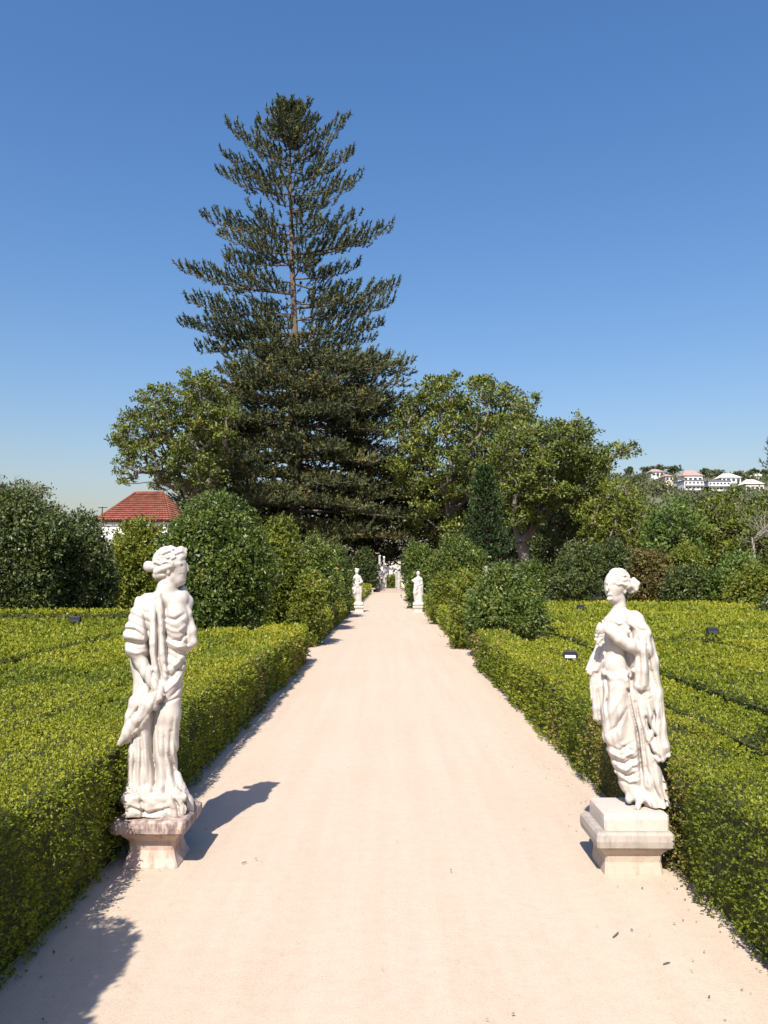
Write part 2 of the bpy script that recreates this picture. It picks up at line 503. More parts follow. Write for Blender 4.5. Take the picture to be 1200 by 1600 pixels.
# ------------------------------------------------------------------ hedges
def hedge(name, x0, x1, y0, y1, h, label, group, seed, dens=1.0, mat='box_leaf', dry=0.0, fat=0.0, sides=(1, 1, 1, 1), lo=0.0, rnd=0.03):
    rng = np.random.default_rng(seed)
    a = Acc()
    # twiggy core under the leaves
    ins = 0.07
    ny = max(2, int((y1 - y0) / 0.4)); nx = max(2, int((x1 - x0) / 0.25))
    box(a, x0 + ins, x1 - ins, y0 + ins, y1 - ins, 0.0, h - 0.07, mat=1)
    # cells of the surface: (origin, u, v, normal)
    cells = []
    step = 0.5
    ys = np.linspace(y0, y1, max(1, int(round((y1 - y0) / step))) + 1)
    xs = np.linspace(x0, x1, max(1, int(round((x1 - x0) / step))) + 1)
    for j in range(len(ys) - 1):
        for i in range(len(xs) - 1):
            cells.append(((xs[i], ys[j], h), (xs[i + 1] - xs[i], 0, 0), (0, ys[j + 1] - ys[j], 0), (0, 0, 1), 1.0))
        for sx, xx, w in ((-1, x0, sides[0]), (1, x1, sides[1])):
            cells.append(((xx, ys[j], 0.02), (0, ys[j + 1] - ys[j], 0), (0, 0, h - 0.02), (sx, 0, 0), w))
    for i in range(len(xs) - 1):
        for sy, yy, w in ((-1, y0, sides[2]), (1, y1, sides[3])):
            cells.append(((xs[i], yy, 0.02), (xs[i + 1] - xs[i], 0, 0), (0, 0, h - 0.02), (0, sy, 0), w))
    Ps, Ns, Ss = [], [], []
    for o, u, v, n, w in cells:
        if w <= 0:
            continue
        o, u, v, n = map(np.array, (o, u, v, n))
        c = o + u / 2 + v / 2
        d = max(2.6, math.hypot(c[0], c[1]))
        if c[1] < 1.2:
            d = max(d, 5.0)
        if abs(c[0]) > 0.53 * max(c[1], 0.1) + 0.5:
            d = max(d, 4.0) * 2.2
        if abs(c[0]) > 0.62 * max(c[1], 0.1) + 2.0:
            d *= 2.0                      # well outside the picture
        s = max(0.0112, 0.0024 * d)
        area = np.linalg.norm(u) * np.linalg.norm(v)
        cnt = rng.poisson(area * w * dens * 0.36 / s ** 2)   # sprigs
        q = rng.random((cnt, 2))
        Ps.append(o + q[:, :1] * u + q[:, 1:] * v)
        Ns.append(np.broadcast_to(n, (cnt, 3)).astype(float))
        Ss.append(np.full(cnt, s))
    P = np.concatenate(Ps); N = np.concatenate(Ns); S = np.concatenate(Ss)
    # rounded shoulders and an uneven clip
    e = 0.07 + fat
    tb = np.clip((P[:, 2] - (h - e)) / e, 0, 1)
    for ax, lo_, hi_ in ((0, x0, x1), (1, y0, y1)):
        dl = np.clip((lo_ + e - P[:, ax]) / e, 0, 1); dh = np.clip((P[:, ax] - (hi_ - e)) / e, 0, 1)
        P[:, 2] -= e * 0.45 * (dl ** 2 + dh ** 2) * tb
        P[:, ax] += e * 0.35 * (dl - dh) * tb
    b = fbm(P, 1.6, seed, 3) - 0.5
    P += N * (b * np.where(N[:, 2] > 0.5, 0.05, 0.09))[:, None] + N * rng.normal(0, rnd * 0.35, len(P))[:, None]
    gap = fbm(P, 5.0, seed + 9, 2)
    gap2 = fbm(P, 11.0, seed + 19, 2)
    side_ = N[:, 2] < 0.5
    keep = rng.random(len(P)) < np.where(side_, np.clip((0.5 * gap + 0.5 * gap2 - 0.34) * 8, 0.15, 1), np.clip((gap - 0.22) * 5, 0.12, 1))
    P += N * np.where(side_, (gap - 0.5) * 0.10 - np.abs(rng.normal(0, 0.03, len(P))), 0)[:, None]
    # the shaded foot is thinner
    keep &= rng.random(len(P)) < np.clip(0.8 + P[:, 2] / h, 0, 1)
    P, N, S = P[keep], N[keep], S[keep]
    dryf = fbm(P, 0.9, seed + 3, 3)
    k = 4
    Pk = np.repeat(P, k, 0); Nk = np.repeat(N, k, 0); Sk = np.repeat(S, k)
    ax = unit(N + rng.normal(0, 0.32, N.shape) + np.array([0, 0, 0.35]))
    axk = np.repeat(ax, k, 0)
    D = unit(axk * 0.8 + rng.normal(0, 0.55, Pk.shape))
    base = Pk - Nk * (Sk * 0.8)[:, None] + axk * (rng.random(len(Pk)) * Sk * 1.5)[:, None]
    L = Sk * rng.uniform(0.9, 1.7, len(Pk))
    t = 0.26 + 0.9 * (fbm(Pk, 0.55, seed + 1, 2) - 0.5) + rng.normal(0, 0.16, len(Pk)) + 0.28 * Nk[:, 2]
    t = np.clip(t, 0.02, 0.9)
    isdry = rng.random(len(Pk)) < dry * np.clip((np.repeat(dryf, k) - 0.52) * 9, 0, 1) * (1 - 0.75 * Nk[:, 2])
    t = np.where(isdry, 0.98, t)
    nn = unit(rng.normal(size=Pk.shape) + Nk * 1.0)
    nr = (Sk < 0.0168)
    if nr.any():
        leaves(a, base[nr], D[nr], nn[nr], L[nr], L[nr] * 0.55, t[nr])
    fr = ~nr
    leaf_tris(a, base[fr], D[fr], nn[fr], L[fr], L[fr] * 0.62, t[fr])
    o = put(name, a.mesh(name, [M[mat], M['box_core']]))
    return tag(o, label, 'hedge', group)


# ------------------------------------------------------------------ rounded shrubs
def shrub(name, base, lumps, label, group, seed, leaf=0.05, mat='shrub_leaf', dens=1.0, rough=0.16, category='shrub', tint=0.45):
    """lumps: (dx, dy, z, rx, ry, rz) ellipsoids around the base point"""
    rng = np.random.default_rng(seed)
    root = thing(name, label, category, tuple(base), 0, group)
    a = Acc()
    L = np.array(lumps, float)
    C, Rr = L[:, :3], L[:, 3:]
    area = (Rr[:, 0] * Rr[:, 1] + Rr[:, 0] * Rr[:, 2] + Rr[:, 1] * Rr[:, 2]) * 4.19
    for shell, sz, dn in ((1.0, 1.0, 1.0), (0.86, 1.25, 1.0), (0.66, 1.5, 1.1)):
        ns = (area * dens * dn * 0.40 / (leaf * sz) ** 2).astype(int) + 1
        idx = np.repeat(np.arange(len(L)), ns)
        dirs = unit(rng.normal(size=(len(idx), 3)))
        P = C[idx] + dirs * Rr[idx] * shell
        N = unit(dirs / Rr[idx])
        q = ((P[:, None] - C[None]) / (Rr[None] * shell)) ** 2
        inside = (np.sqrt(q.sum(-1)) < 0.93).sum(1) > 0
        ok = (~inside) & (P[:, 2] > 0.05)
        P, N = P[ok], N[ok]
        b = fbm(P + np.array(base), 1.5 / max(0.6, Rr.mean()), seed, 3)
        P = P + N * ((b - 0.5) * 2 * rough * Rr.mean() * 2.2)[:, None] + N * rng.normal(0, leaf * 0.9, len(P))[:, None]
        cl = fbm(P, 2.2 / max(0.35, Rr.mean() * 0.6), seed + 5, 2)
        keep = rng.random(len(P)) < (np.clip((cl - 0.22) * 4.5, 0.2, 1) if sz < 1.5 else 1.0)
        P, N, cl = P[keep], N[keep], cl[keep]
        k = 6
        Pk = np.repeat(P, k, 0); Nk = np.repeat(N, k, 0)
        ax = np.repeat(unit(N + rng.normal(0, 0.5, N.shape) + np.array([0, 0, 0.35])), k, 0)
        s = leaf * sz
        bs = Pk + ax * (rng.uniform(-1.2, 1.6, len(Pk)) * s)[:, None] + rng.normal(0, 0.45 * s, Pk.shape)
        D = unit(ax * 0.5 + rng.normal(0, 0.7, Pk.shape))
        Ls = s * rng.uniform(0.8, 1.6, len(Pk))
        t = np.clip(tint + 0.9 * (np.repeat(cl, k) - 0.5) + rng.normal(0, 0.17, len(Pk)), 0, 1)
        (leaves if sz < 1.1 else leaf_tris)(a, bs, D, unit(rng.normal(size=Pk.shape) + Nk * 1.1), Ls, Ls * 0.55, t)
    put('foliage', a.mesh('foliage', M[mat]), root, kind='stuff')
    st = Acc()
    for q in range(5):
        c = C[rng.integers(len(C))]
        p0 = np.array([rng.normal(0, 0.08), rng.normal(0, 0.08), 0.0])
        tube(st, [p0, p0 * 1.5 + [0, 0, 0.25], (p0 + c) / 2, c], [0.035, 0.03, 0.022, 0.008], 6)
    put('stem', st.mesh('stem', M['bark']), root)
    return root


def shrub_px(name, px0, px1, ptop, depth, label, seed, n=6, zlow=0.0, thick=None, group=None, **kw):
    """a bushy rounded shrub filling px0..px1 up to ptop, standing at that depth"""
    rng = np.random.default_rng(seed)
    c = W((px0 + px1) / 2, 900, depth)
    hw = (px1 - px0) / 2 / F_PX * depth
    hh = W((px0 + px1) / 2, ptop, depth)[2]
    ty = thick or hw
    lumps = [(0, 0, hh * 0.5, hw * 0.80, ty * 0.80, hh * 0.50)]
    for k in range(n):
        an = rng.uniform(0, 2 * math.pi)
        zz = rng.uniform(0.16, 0.76) * hh
        r = rng.uniform(0.36, 0.55)
        sq = math.sqrt(max(0.25, 1 - ((zz / hh - 0.45) / 0.62) ** 2))
        lumps.append((math.cos(an) * hw * 0.52 * sq, math.sin(an) * ty * 0.52 * sq, zz, hw * r, ty * r, hh * rng.uniform(0.18, 0.28)))
    return shrub(name, (c[0], depth, 0), lumps, label, group, seed, **kw)


# ------------------------------------------------------------------ broadleaf trees
def tree(name, trunk, clumps, label, seed, leaf=0.2, mat='fig_leaf', bark='fig_bark', per=110, group=None, r0=0.3, category='tree', flat=0.6, limbs=(), tint=0.45):
    """trunk: list of points; clumps: (n,4) leaf clump centres and radii, in world space"""
    rng = np.random.default_rng(seed)
    base = np.array(trunk[0], float)
    root = thing(name, label, category, tuple(base), 0, group)
    nodes = [np.array(trunk[0], float)]
    par = [-1]
    def grow(p_from, pts):
        last = p_from
        for p in pts:
            nodes.append(np.array(p, float)); par.append(last); last = len(nodes) - 1
        return last
    tr = np.array(trunk, float)
    fine = []
    for k in range(len(tr) - 1):
        for s in (0.33, 0.67, 1.0):
            fine.append(tr[k] + (tr[k + 1] - tr[k]) * s + rng.normal(0, 0.03, 3))
    grow(0, fine)
    for lb in limbs:
        d = [np.linalg.norm(n - np.array(lb[0])) for n in nodes]
        s = int(np.argmin(d)); prev = nodes[s]; pts = []
        for p in lb[1:]:
            p = np.array(p, float)
            for q in (0.33, 0.67, 1.0):
                pts.append(prev + (p - prev) * q + rng.normal(0, 0.06, 3))
            prev = p
        grow(s, pts)
    top = tr[-1]
    order = np.argsort(np.linalg.norm(clumps[:, :3] - top, axis=1))
    first = len(nodes) // 2 if len(tr) > 1 else 0
    for ci in order:
        c = clumps[ci, :3]
        A = np.array(nodes)
        d = np.linalg.norm(A - c, axis=1) + 0.8 * np.maximum(0, A[:, 2] - c[2] + 0.3) + 0.12 * np.linalg.norm(A - top, axis=1)
        d[0] += 3
        s = int(np.argmin(d))
        p0 = nodes[s]; ln = np.linalg.norm(c - p0)
        nseg = max(2, int(ln / 0.9))
        pts = []
        sag = rng.normal(0, 0.08 * ln, 3)
        for q in range(1, nseg + 1):
            f = q / nseg
            pts.append(p0 + (c - p0) * f + sag * math.sin(math.pi * f) + np.array([0, 0, -0.10 * ln * math.sin(math.pi * f)]) + rng.normal(0, 0.05, 3) * (q < nseg))
        grow(s, pts)
    n = len(nodes)
    wgt = np.zeros(n)
    child = np.zeros(n, bool)
    for k in range(n):
        if par[k] >= 0:
            child[par[k]] = True
    wgt[~child] = 1
    for k in range(n - 1, 0, -1):
        wgt[par[k]] += wgt[k]
    rad = r0 * np.sqrt(np.maximum(wgt, 1) / wgt[0])
    rad = np.clip(rad, 0.018, None)
    ta = Acc()
    for k in range(1, n):
        p = par[k]
        r_a = min(rad[p], rad[k] * 1.6)
        tube(ta, [nodes[p] - base, nodes[k] - base], [r_a, rad[k]], 8 if rad[k] > 0.1 else 5, cap=False)
    # root flare
    fl = []
    tube(ta, [np.array([0, 0, -0.1]), np.array([0, 0, 0.15]), (nodes[1] - base) * 0.6], [rad[0] * 1.7, rad[0] * 1.35, rad[0] * 1.02], 10, cap=False)
    put('trunk', ta.mesh('trunk', M[bark], smooth=True), root)
    la = Acc()
    m = len(clumps)
    cnt = np.maximum(8, (per * (clumps[:, 3] / clumps[:, 3].mean()) ** 2)).astype(int)
    nsub = 6
    for ci in range(m):
        c = clumps[ci, :3] - base; r = clumps[ci, 3]
        sub = unit(rng.normal(size=(nsub, 3)) + [0, 0, 0.35]) * r * np.array([1, 1, flat]) * rng.uniform(0.45, 1.0, (nsub, 1))
        k = cnt[ci]
        w = rng.integers(nsub, size=k)
        P = c + sub[w] + rng.normal(0, 0.20, (k, 3)) * r * np.array([1, 1, 0.6])
        N = unit(P - c + np.array([0, 0, 0.8 * r]))
        D = unit(N * 0.4 + rng.normal(0, 0.7, (k, 3)) + np.array([0, 0, 0.1]))
        Ls = leaf * rng.uniform(0.7, 1.45, k)
        ct = rng.normal(0, 0.12)
        t = np.clip(tint + ct + rng.normal(0, 0.18, k), 0, 1)
        leaves(la, P, D, unit(N + rng.normal(0, 0.6, (k, 3))), Ls, Ls * 0.52, t)
    put('crown', la.mesh('crown', M[mat]), root, kind='stuff')
    return root


def poly_clumps(poly, depth, dr, n, rmin, rmax, seed, edge=0.6):
    """clump centres filling a crown whose outline is poly (photo pixels) at that depth, dr deep each way"""
    rng = np.random.default_rng(seed)
    poly = np.array(poly, float)
    x0, y0 = poly.min(0); x1, y1 = poly.max(0)
    out = []
    tries = 0
    cen = poly.mean(0)
    while len(out) < n and tries < n * 60:
        tries += 1
        p = rng.uniform([x0, y0], [x1, y1])
        ins = False
        j = len(poly) - 1
        for i in range(len(poly)):
            if (poly[i, 1] > p[1]) != (poly[j, 1] > p[1]) and p[0] < (poly[j, 0] - poly[i, 0]) * (p[1] - poly[i, 1]) / (poly[j, 1] - poly[i, 1]) + poly[i, 0]:
                ins = not ins
            j = i
        if not ins:
            continue
        # distance to the outline decides how deep the crown is there
        e = np.inf
        for i in range(len(poly)):
            a_, b_ = poly[i - 1], poly[i]
            tt = np.clip(np.dot(p - a_, b_ - a_) / max(1e-6, np.dot(b_ - a_, b_ - a_)), 0, 1)
            e = min(e, np.linalg.norm(p - a_ - tt * (b_ - a_)))
        e_m = e / F_PX * depth
        r = rng.uniform(rmin, rmax)
        if e_m < r * edge:
            continue
        dd = dr * min(1.0, math.sqrt(e_m / (dr + 0.1)) + 0.15)
        q = rng.uniform(-1, 1)
        q = math.copysign(abs(q) ** 0.6, q)
        w = W(p[0], p[1], depth + q * dd)
        if any(np.linalg.norm(w - o[:3]) < 0.55 * (r + o[3]) * 0.8 for o in out):
            if rng.random() < 0.75:
                continue
        out.append(np.array([*w, r]))
    return np.array(out)


def simple_tree(name, px0, px1, ptop, pbot, depth, label, seed, n=40, rr=(0.6, 1.1), foot=None, **kw):
    rng = np.random.default_rng(seed)
    cx, hw = (px0 + px1) / 2, (px1 - px0) / 2
    poly = []
    for k in range(18):
        an = 2 * math.pi * k / 18
        q = 1 + rng.uniform(-0.16, 0.1)
        poly.append((cx + math.cos(an) * hw * q, (ptop + pbot) / 2 - math.sin(an) * (pbot - ptop) / 2 * q))
    dr = hw / F_PX * depth * 0.9
    cl = poly_clumps(poly, depth, dr, n, rr[0], rr[1], seed, 0.35)
    b = W(foot or cx, 900, depth); b[2] = 0
    zt = W(cx, pbot, depth)[2]
    mid = b + np.array([rng.normal(0, 0.3), rng.normal(0, 0.3), max(0.8, zt + 0.4)])
    return tree(name, [b, mid], cl, label, seed, **kw)


# ------------------------------------------------------------------ araucaria pines
def araucaria(name, base, trunk_pts, whorls, label, seed, mat='pine_needle', needle=(0.20, 0.05), per=34, bark='bark', r0=0.5, group=None, extra=(), az=None):
    """whorls: list of dicts z, n, left, right, rise, droop, tip, sp, tl (branch reach each side, slope, twig spacing and length)"""
    rng = np.random.default_rng(seed)
    base = np.array(base, float)
    root = thing(name, label, 'tree', tuple(base), 0, group)
    ta, na = Acc(), Acc()
    tp = np.array(trunk_pts, float)
    zz = np.linspace(0, tp[-1, 2], 30)
    tx = np.interp(zz, tp[:, 2], tp[:, 0]); ty = np.interp(zz, tp[:, 2], tp[:, 1])
    rr = r0 * (1 - zz / zz[-1]) ** 0.85 + 0.03
    tube(ta, np.stack([tx, ty, zz], -1), rr, 10)
    TP, TD, TL, TT = [], [], [], []
    up = np.array([0, 0, 1.0])

    def shoots(B, f, w, Lb):
        T = unit(np.gradient(B, axis=0))
        sp = w['sp']; bare = w.get('bare', 0.18)
        k = max(4, int(Lb * (1 - bare) / sp))
        g = np.linspace(bare, 1, k)
        Pn = np.stack([np.interp(g, f, B[:, q]) for q in range(3)], -1)
        Tn = unit(np.stack([np.interp(g, f, T[:, q]) for q in range(3)], -1))
        lat = unit(np.cross(Tn, up))
        bt = rng.normal(0, 0.10)
        for sd in (-1, 1, 0):
            gk = rng.random(k) < (0.92 if sd else 0.75)
            if sd == 0:
                TP.append(Pn[gk]); TD.append(unit(Tn * 0.7 + up * w.get('up', 0.5) * 1.3 + rng.normal(0, 0.2, Pn.shape))[gk])
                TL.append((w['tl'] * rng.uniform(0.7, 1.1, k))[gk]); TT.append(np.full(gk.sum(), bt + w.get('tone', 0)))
                continue
            fan = w.get('fan', 1.0) * Lb * 0.42 * np.clip(1.08 - g, 0.06, 1) ** 0.8 * np.clip(g / 0.35, 0.3, 1) * rng.uniform(0.75, 1.15, k)
            d = unit(Tn * 0.62 + lat * (sd * 0.78) + up * w.get('fup', 0.05) + rng.normal(0, 0.08, Pn.shape))
            m = np.maximum(1, (fan / (sp * 0.95)).astype(int))
            for q in np.nonzero(gk)[0]:
                h = (np.arange(m[q]) + 0.8) / m[q]
                pts = Pn[q] + d[q] * (fan[q] * h)[:, None] + up * (w.get('curl', 0.12) * fan[q] * h * h)[:, None]
                S_ = np.cross(d[q], up) * 0.02
                e = pts[-1]
                ta.add([Pn[q] - S_, Pn[q] + S_, e], T=[[0, 1, 2]])
                TP.append(pts)
                TD.append(unit(d[q] * 0.75 + Tn[q] * 0.25 + up * w.get('up', 0.5) + rng.normal(0, 0.22, pts.shape)))
                TL.append(w['tl'] * rng.uniform(0.65, 1.15, len(pts)))
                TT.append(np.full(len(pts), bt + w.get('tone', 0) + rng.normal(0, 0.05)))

    for w in whorls:
        z0 = w['z']
        off = rng.uniform(0, 2 * math.pi)
        for b in range(w['n']):
            az = off + 2 * math.pi * (b + rng.uniform(-0.28, 0.28)) / w['n']
            c, s = math.cos(az), math.sin(az)
            reach = w['right'] if c > 0 else w['left']
            dpt = 0.5 * (w['right'] + w['left'])
            Lb = math.hypot(reach * c, dpt * s) * rng.uniform(w.get('rmin', 0.62), 1.06)
            zb = z0 + rng.uniform(-1, 1) * w.get('jit', 0.3)
            x0 = np.interp(zb, tp[:, 2], tp[:, 0]); y0 = np.interp(zb, tp[:, 2], tp[:, 1])
            m = 12
            f = np.linspace(0, 1, m)
            rise, droop, tip = w['rise'] + rng.normal(0, 0.06), w['droop'], w['tip']
            bend = rng.normal(0, 0.12)
            hx = c * f - s * bend * f * f; hy = s * f + c * bend * f * f
            zc = zb + Lb * (rise * f - droop * np.sin(math.pi * np.clip(f * 1.0, 0, 1)) + tip * f ** 3)
            B = np.stack([x0 + hx * Lb, y0 + hy * Lb, zc], -1)
            rb = np.linspace(0.045 + 0.010 * Lb, 0.018, m)
            tube(ta, B, rb, 5)
            shoots(B, f, w, Lb)
    for p0, p1, p2, wd in extra:
        f = np.linspace(0, 1, 12)[:, None]
        B = (1 - f) ** 2 * np.array(p0) + 2 * f * (1 - f) * np.array(p1) + f * f * np.array(p2)
        Lb = np.linalg.norm(np.diff(B, axis=0), axis=1).sum()
        tube(ta, B, np.linspace(0.05 + 0.010 * Lb, 0.02, 12), 5)
        shoots(B, f[:, 0], wd, Lb)
    TP, TD, TL, TT = np.concatenate(TP), np.concatenate(TD), np.concatenate(TL), np.concatenate(TT)
    # twig stalks
    S = unit(np.cross(TD, rng.normal(size=TD.shape)))
    V = np.stack([TP - S * 0.018, TP + S * 0.018, TP + TD * TL[:, None]], 1).reshape(-1, 3)
    ta.add(V, T=np.arange(len(V)).reshape(-1, 3))
    k = per
    u = rng.random((len(TP), k)) ** 0.8
    sag = np.array([0, 0, 1.0])
    P = TP[:, None] + TD[:, None] * (TL[:, None] * u)[..., None] + sag * (0.18 * TL[:, None] * u * u)[..., None]
    D = TD[:, None] * 0.8 + rng.normal(0, 0.6, P.shape) + sag * 0.2
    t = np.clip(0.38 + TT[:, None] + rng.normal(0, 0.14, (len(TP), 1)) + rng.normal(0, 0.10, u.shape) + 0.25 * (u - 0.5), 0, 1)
    L = needle[0] * rng.uniform(0.7, 1.3, u.shape)
    blades(na, P.reshape(-1, 3), D.reshape(-1, 3), L.ravel(), needle[1], t.ravel(), rng)
    put('trunk', ta.mesh('trunk', M[bark]), root)
    put('crown', na.mesh('crown', M[mat]), root, kind='stuff')
    return root


# ------------------------------------------------------------------ carved figures (distance field -> surface)
def surface_nets(D, vox, org):
    nx, ny, nz = D.shape
    s = D < 0
    cs = np.zeros((nx - 1, ny - 1, nz - 1), np.int8)
    pos = np.zeros((nx - 1, ny - 1, nz - 1, 3), np.float32)
    cnt = np.zeros((nx - 1, ny - 1, nz - 1), np.float32)
    sl = lambda o, n: slice(o, n - 1 + o)
    for a in (0, 1):
        for b in (0, 1):
            for c in (0, 1):
                cs += s[sl(a, nx), sl(b, ny), sl(c, nz)]
    act = (cs > 0) & (cs < 8)
    I = np.argwhere(act)
    acc = np.zeros((len(I), 3)); num = np.zeros(len(I))
    for ax in range(3):
        o1, o2 = [k for k in range(3) if k != ax]
        for b in (0, 1):
            for c in (0, 1):
                p = I.copy(); p[:, o1] += b; p[:, o2] += c
                q = p.copy(); q[:, ax] += 1
                dp = D[p[:, 0], p[:, 1], p[:, 2]]; dq = D[q[:, 0], q[:, 1], q[:, 2]]
                m = (dp < 0) != (dq < 0)
                t = dp / np.where(m, dp - dq, 1)
                pt = p.astype(float); pt[:, ax] += t
                acc += np.where(m[:, None], pt, 0); num += m
    V = acc / num[:, None]
    idx = np.full(act.shape, -1, np.int64)
    idx[I[:, 0], I[:, 1], I[:, 2]] = np.arange(len(I))
    Q = []
    for ax in range(3):
        o1, o2 = [(1, 2), (2, 0), (0, 1)][ax]
        A = np.moveaxis(s, (ax, o1, o2), (0, 1, 2)); G = np.moveaxis(idx, (ax, o1, o2), (0, 1, 2))
        a0, a1 = A[:-1, 1:-1, 1:-1], A[1:, 1:-1, 1:-1]
        e = np.argwhere(a0 != a1)
        fl = a0[e[:, 0], e[:, 1], e[:, 2]]
        i, j, k = e[:, 0], e[:, 1] + 1, e[:, 2] + 1
        f = np.stack([G[i, j - 1, k - 1], G[i, j, k - 1], G[i, j, k], G[i, j - 1, k]], -1)
        f = np.where(fl[:, None], f, f[:, ::-1])
        Q.append(f)
    return V * vox + np.array(org), np.concatenate(Q)


def carve(name, prims, folds, px_box, w_rng, yc, vox, mat, parent=None, k=6.0, floor_z=None, rough=0.5, seed=1, flutes=(), fw=-18.0, vfold=0.0):
    """prims in photo pixels: ('c', [(px, py, w, r)...], blend, [depth scale]) tapered chains, ('e', (px, py, w), (rx, ry, rw), blend, tilt) ellipsoids.
    Every figure is built at its own place and size: w is depth away from the camera in the same units."""
    x0, x1, y0, y1 = px_box
    uc = (x0 + x1) / 2
    Pc = W(uc, 898, yc)
    ew = unit(np.array([Pc[0], Pc[1], 0.0]))
    dist = float(np.dot(Pc - EYE, ew))
    S = F_PX / dist
    fix = lambda p: (uc + (p[0] - uc) * (1 + p[2] / S / dist), -(898 + (p[1] - 898) * (1 + p[2] / S / dist)), p[2])
    org = np.array([x0, -y1, w_rng[0]], float)
    n = (np.ceil((np.array([x1, -y0, w_rng[1]]) - org) / vox)).astype(int) + 1
    U = org[0] + np.arange(n[0]) * vox; Vv = org[1] + np.arange(n[1]) * vox; Wv = org[2] + np.arange(n[2]) * vox
    D = np.full(tuple(n), 60.0)

    def smin(sub, d, kk):
        a = D[sub]
        h = np.maximum(kk - np.abs(a - d), 0) / kk
        D[sub] = np.minimum(a, d) - h * h * kk * 0.25

    def window(lo, hi):
        i0 = np.clip(((lo - org) / vox).astype(int), 0, n - 1)
        i1 = np.clip(((hi - org) / vox).astype(int) + 2, i0 + 1, n)
        sub = tuple(slice(a, b) for a, b in zip(i0, i1))
        return sub, U[sub[0]][:, None, None], Vv[sub[1]][None, :, None], Wv[sub[2]][None, None]

    for p in prims:
        if p[0] == 'c':
            pts = p[1]; kk = p[2] if len(p) > 2 else k; ds = p[3] if len(p) > 3 else 1.0
            for a_, b_ in zip(pts[:-1], pts[1:]) if len(pts) > 1 else [(pts[0], pts[0])]:
                A = np.array(fix(a_)); B = np.array(fix(b_))
                rm = max(a_[3], b_[3]) + kk + 4
                ext = np.array([rm, rm, rm * max(ds, 1)])
                sub, u, v, w = window(np.minimum(A, B) - ext, np.maximum(A, B) + ext)
                d_ = B - A
                L2 = max(1e-6, float(d_ @ d_))
                t = np.clip(((u - A[0]) * d_[0] + (v - A[1]) * d_[1] + (w - A[2]) * d_[2]) / L2, 0, 1)
                r = np.sqrt((u - A[0] - t * d_[0]) ** 2 + (v - A[1] - t * d_[1]) ** 2 + ((w - A[2] - t * d_[2]) / ds) ** 2)
                smin(sub, r - (a_[3] + (b_[3] - a_[3]) * t), kk)
        elif p[0] == 'b':
            c = np.array(fix(p[1])); rr = np.array(p[2], float); kk = p[3]; rc = p[4]
            sub, u, v, w = window(c - rr - kk - 4, c + rr + kk + 4)
            qu, qv, qw = np.abs(u - c[0]) - rr[0] + rc, np.abs(v - c[1]) - rr[1] + rc, np.abs(w - c[2]) - rr[2] + rc
            smin(sub, np.sqrt(np.maximum(qu, 0) ** 2 + np.maximum(qv, 0) ** 2 + np.maximum(qw, 0) ** 2) + np.minimum(np.maximum(np.maximum(qu, qv), qw), 0) - rc, kk)
        else:
            c = np.array(fix(p[1])); rr = np.array(p[2], float)
            kk = p[3] if len(p) > 3 else k; tl = math.radians(p[4]) if len(p) > 4 else 0.0
            rm = rr.max() + kk + 4
            sub, u, v, w = window(c - rm, c + rm)
            du, dv, dw = u - c[0], v - c[1], w - c[2]
            a1 = du * math.cos(tl) + dv * math.sin(tl); b1 = -du * math.sin(tl) + dv * math.cos(tl)
            q = np.sqrt((a1 / rr[0]) ** 2 + (b1 / rr[1]) ** 2 + (dw / rr[2]) ** 2)
            q2 = np.sqrt((a1 / rr[0] ** 2) ** 2 + (b1 / rr[1] ** 2) ** 2 + (dw / rr[2] ** 2) ** 2)
            smin(sub, q * (q - 1) / np.maximum(q2, 1e-6), kk)
    # carved folds: ridges and grooves along lines on the front
    UU, VV = np.meshgrid(U, Vv, indexing='ij')
    H = np.zeros_like(UU)
    uv3 = np.stack([UU, VV, 0 * UU], -1)
    wob = 2.6 * min(1.0, vox / 1.2)
    UF = UU + wob * 2 * (fbm(uv3, 1 / 30.0, seed + 50, 1) - 0.5); VF = VV + wob * 2 * (fbm(uv3, 1 / 30.0, seed + 60, 1) - 0.5)
    for ln, amp, wd in folds:
        pts = np.array([fix((a, b, fw))[:2] for a, b in ln])
        UX, VX = (UF, VF) if wd > 2.1 else (UU, VV)
        best = np.full_like(UU, 1e9)
        tot = np.zeros_like(UU)
        nseg = len(pts) - 1
        for q in range(nseg):
            A, B = pts[q], pts[q + 1]
            d_ = B - A
            t = np.clip(((UX - A[0]) * d_[0] + (VX - A[1]) * d_[1]) / max(1e-6, d_ @ d_), 0, 1)
            r = (UX - A[0] - t * d_[0]) ** 2 + (VX - A[1] - t * d_[1]) ** 2
            upd = r < best
            best = np.where(upd, r, best); tot = np.where(upd, (q + t) / nseg, tot)
        taper = np.sin(np.clip(tot, 0.06, 0.94) * math.pi) ** 0.5
        prof = np.exp(-best / wd ** 2) if amp > 0 else np.maximum(0, 1 - np.sqrt(best) / (1.9 * wd)) ** 1.4
        H += (1.15 if amp > 0 else (1.7 if wd > 2.1 else 0.8)) * amp * taper * prof
    for fx0, fx1, fy0, fy1, ang, lam, amp in flutes:
        ca, sa = math.cos(math.radians(ang)), math.sin(math.radians(ang))
        ph = (UF * ca + VF * sa) / lam * math.pi + 1.5 * (fbm(uv3, 1 / 55.0, seed + 70, 1) - 0.5) * 2
        cr = np.abs(np.sin(ph)) ** 0.7
        msk = np.clip((UU - fx0) / 6 + 0.5, 0, 1) * np.clip((fx1 - UU) / 6 + 0.5, 0, 1) * np.clip((VV + fy1) / 10 + 0.5, 0, 1) * np.clip((-fy0 - VV) / 10 + 0.5, 0, 1)
        H += 0.85 * amp * (cr - 0.65) * msk * (0.7 + 0.6 * noise3(uv3, 1 / 40.0, seed + 80))
    front = np.clip((14 - Wv) / 16, 0, 1)[None, None]
    D -= H[:, :, None] * front
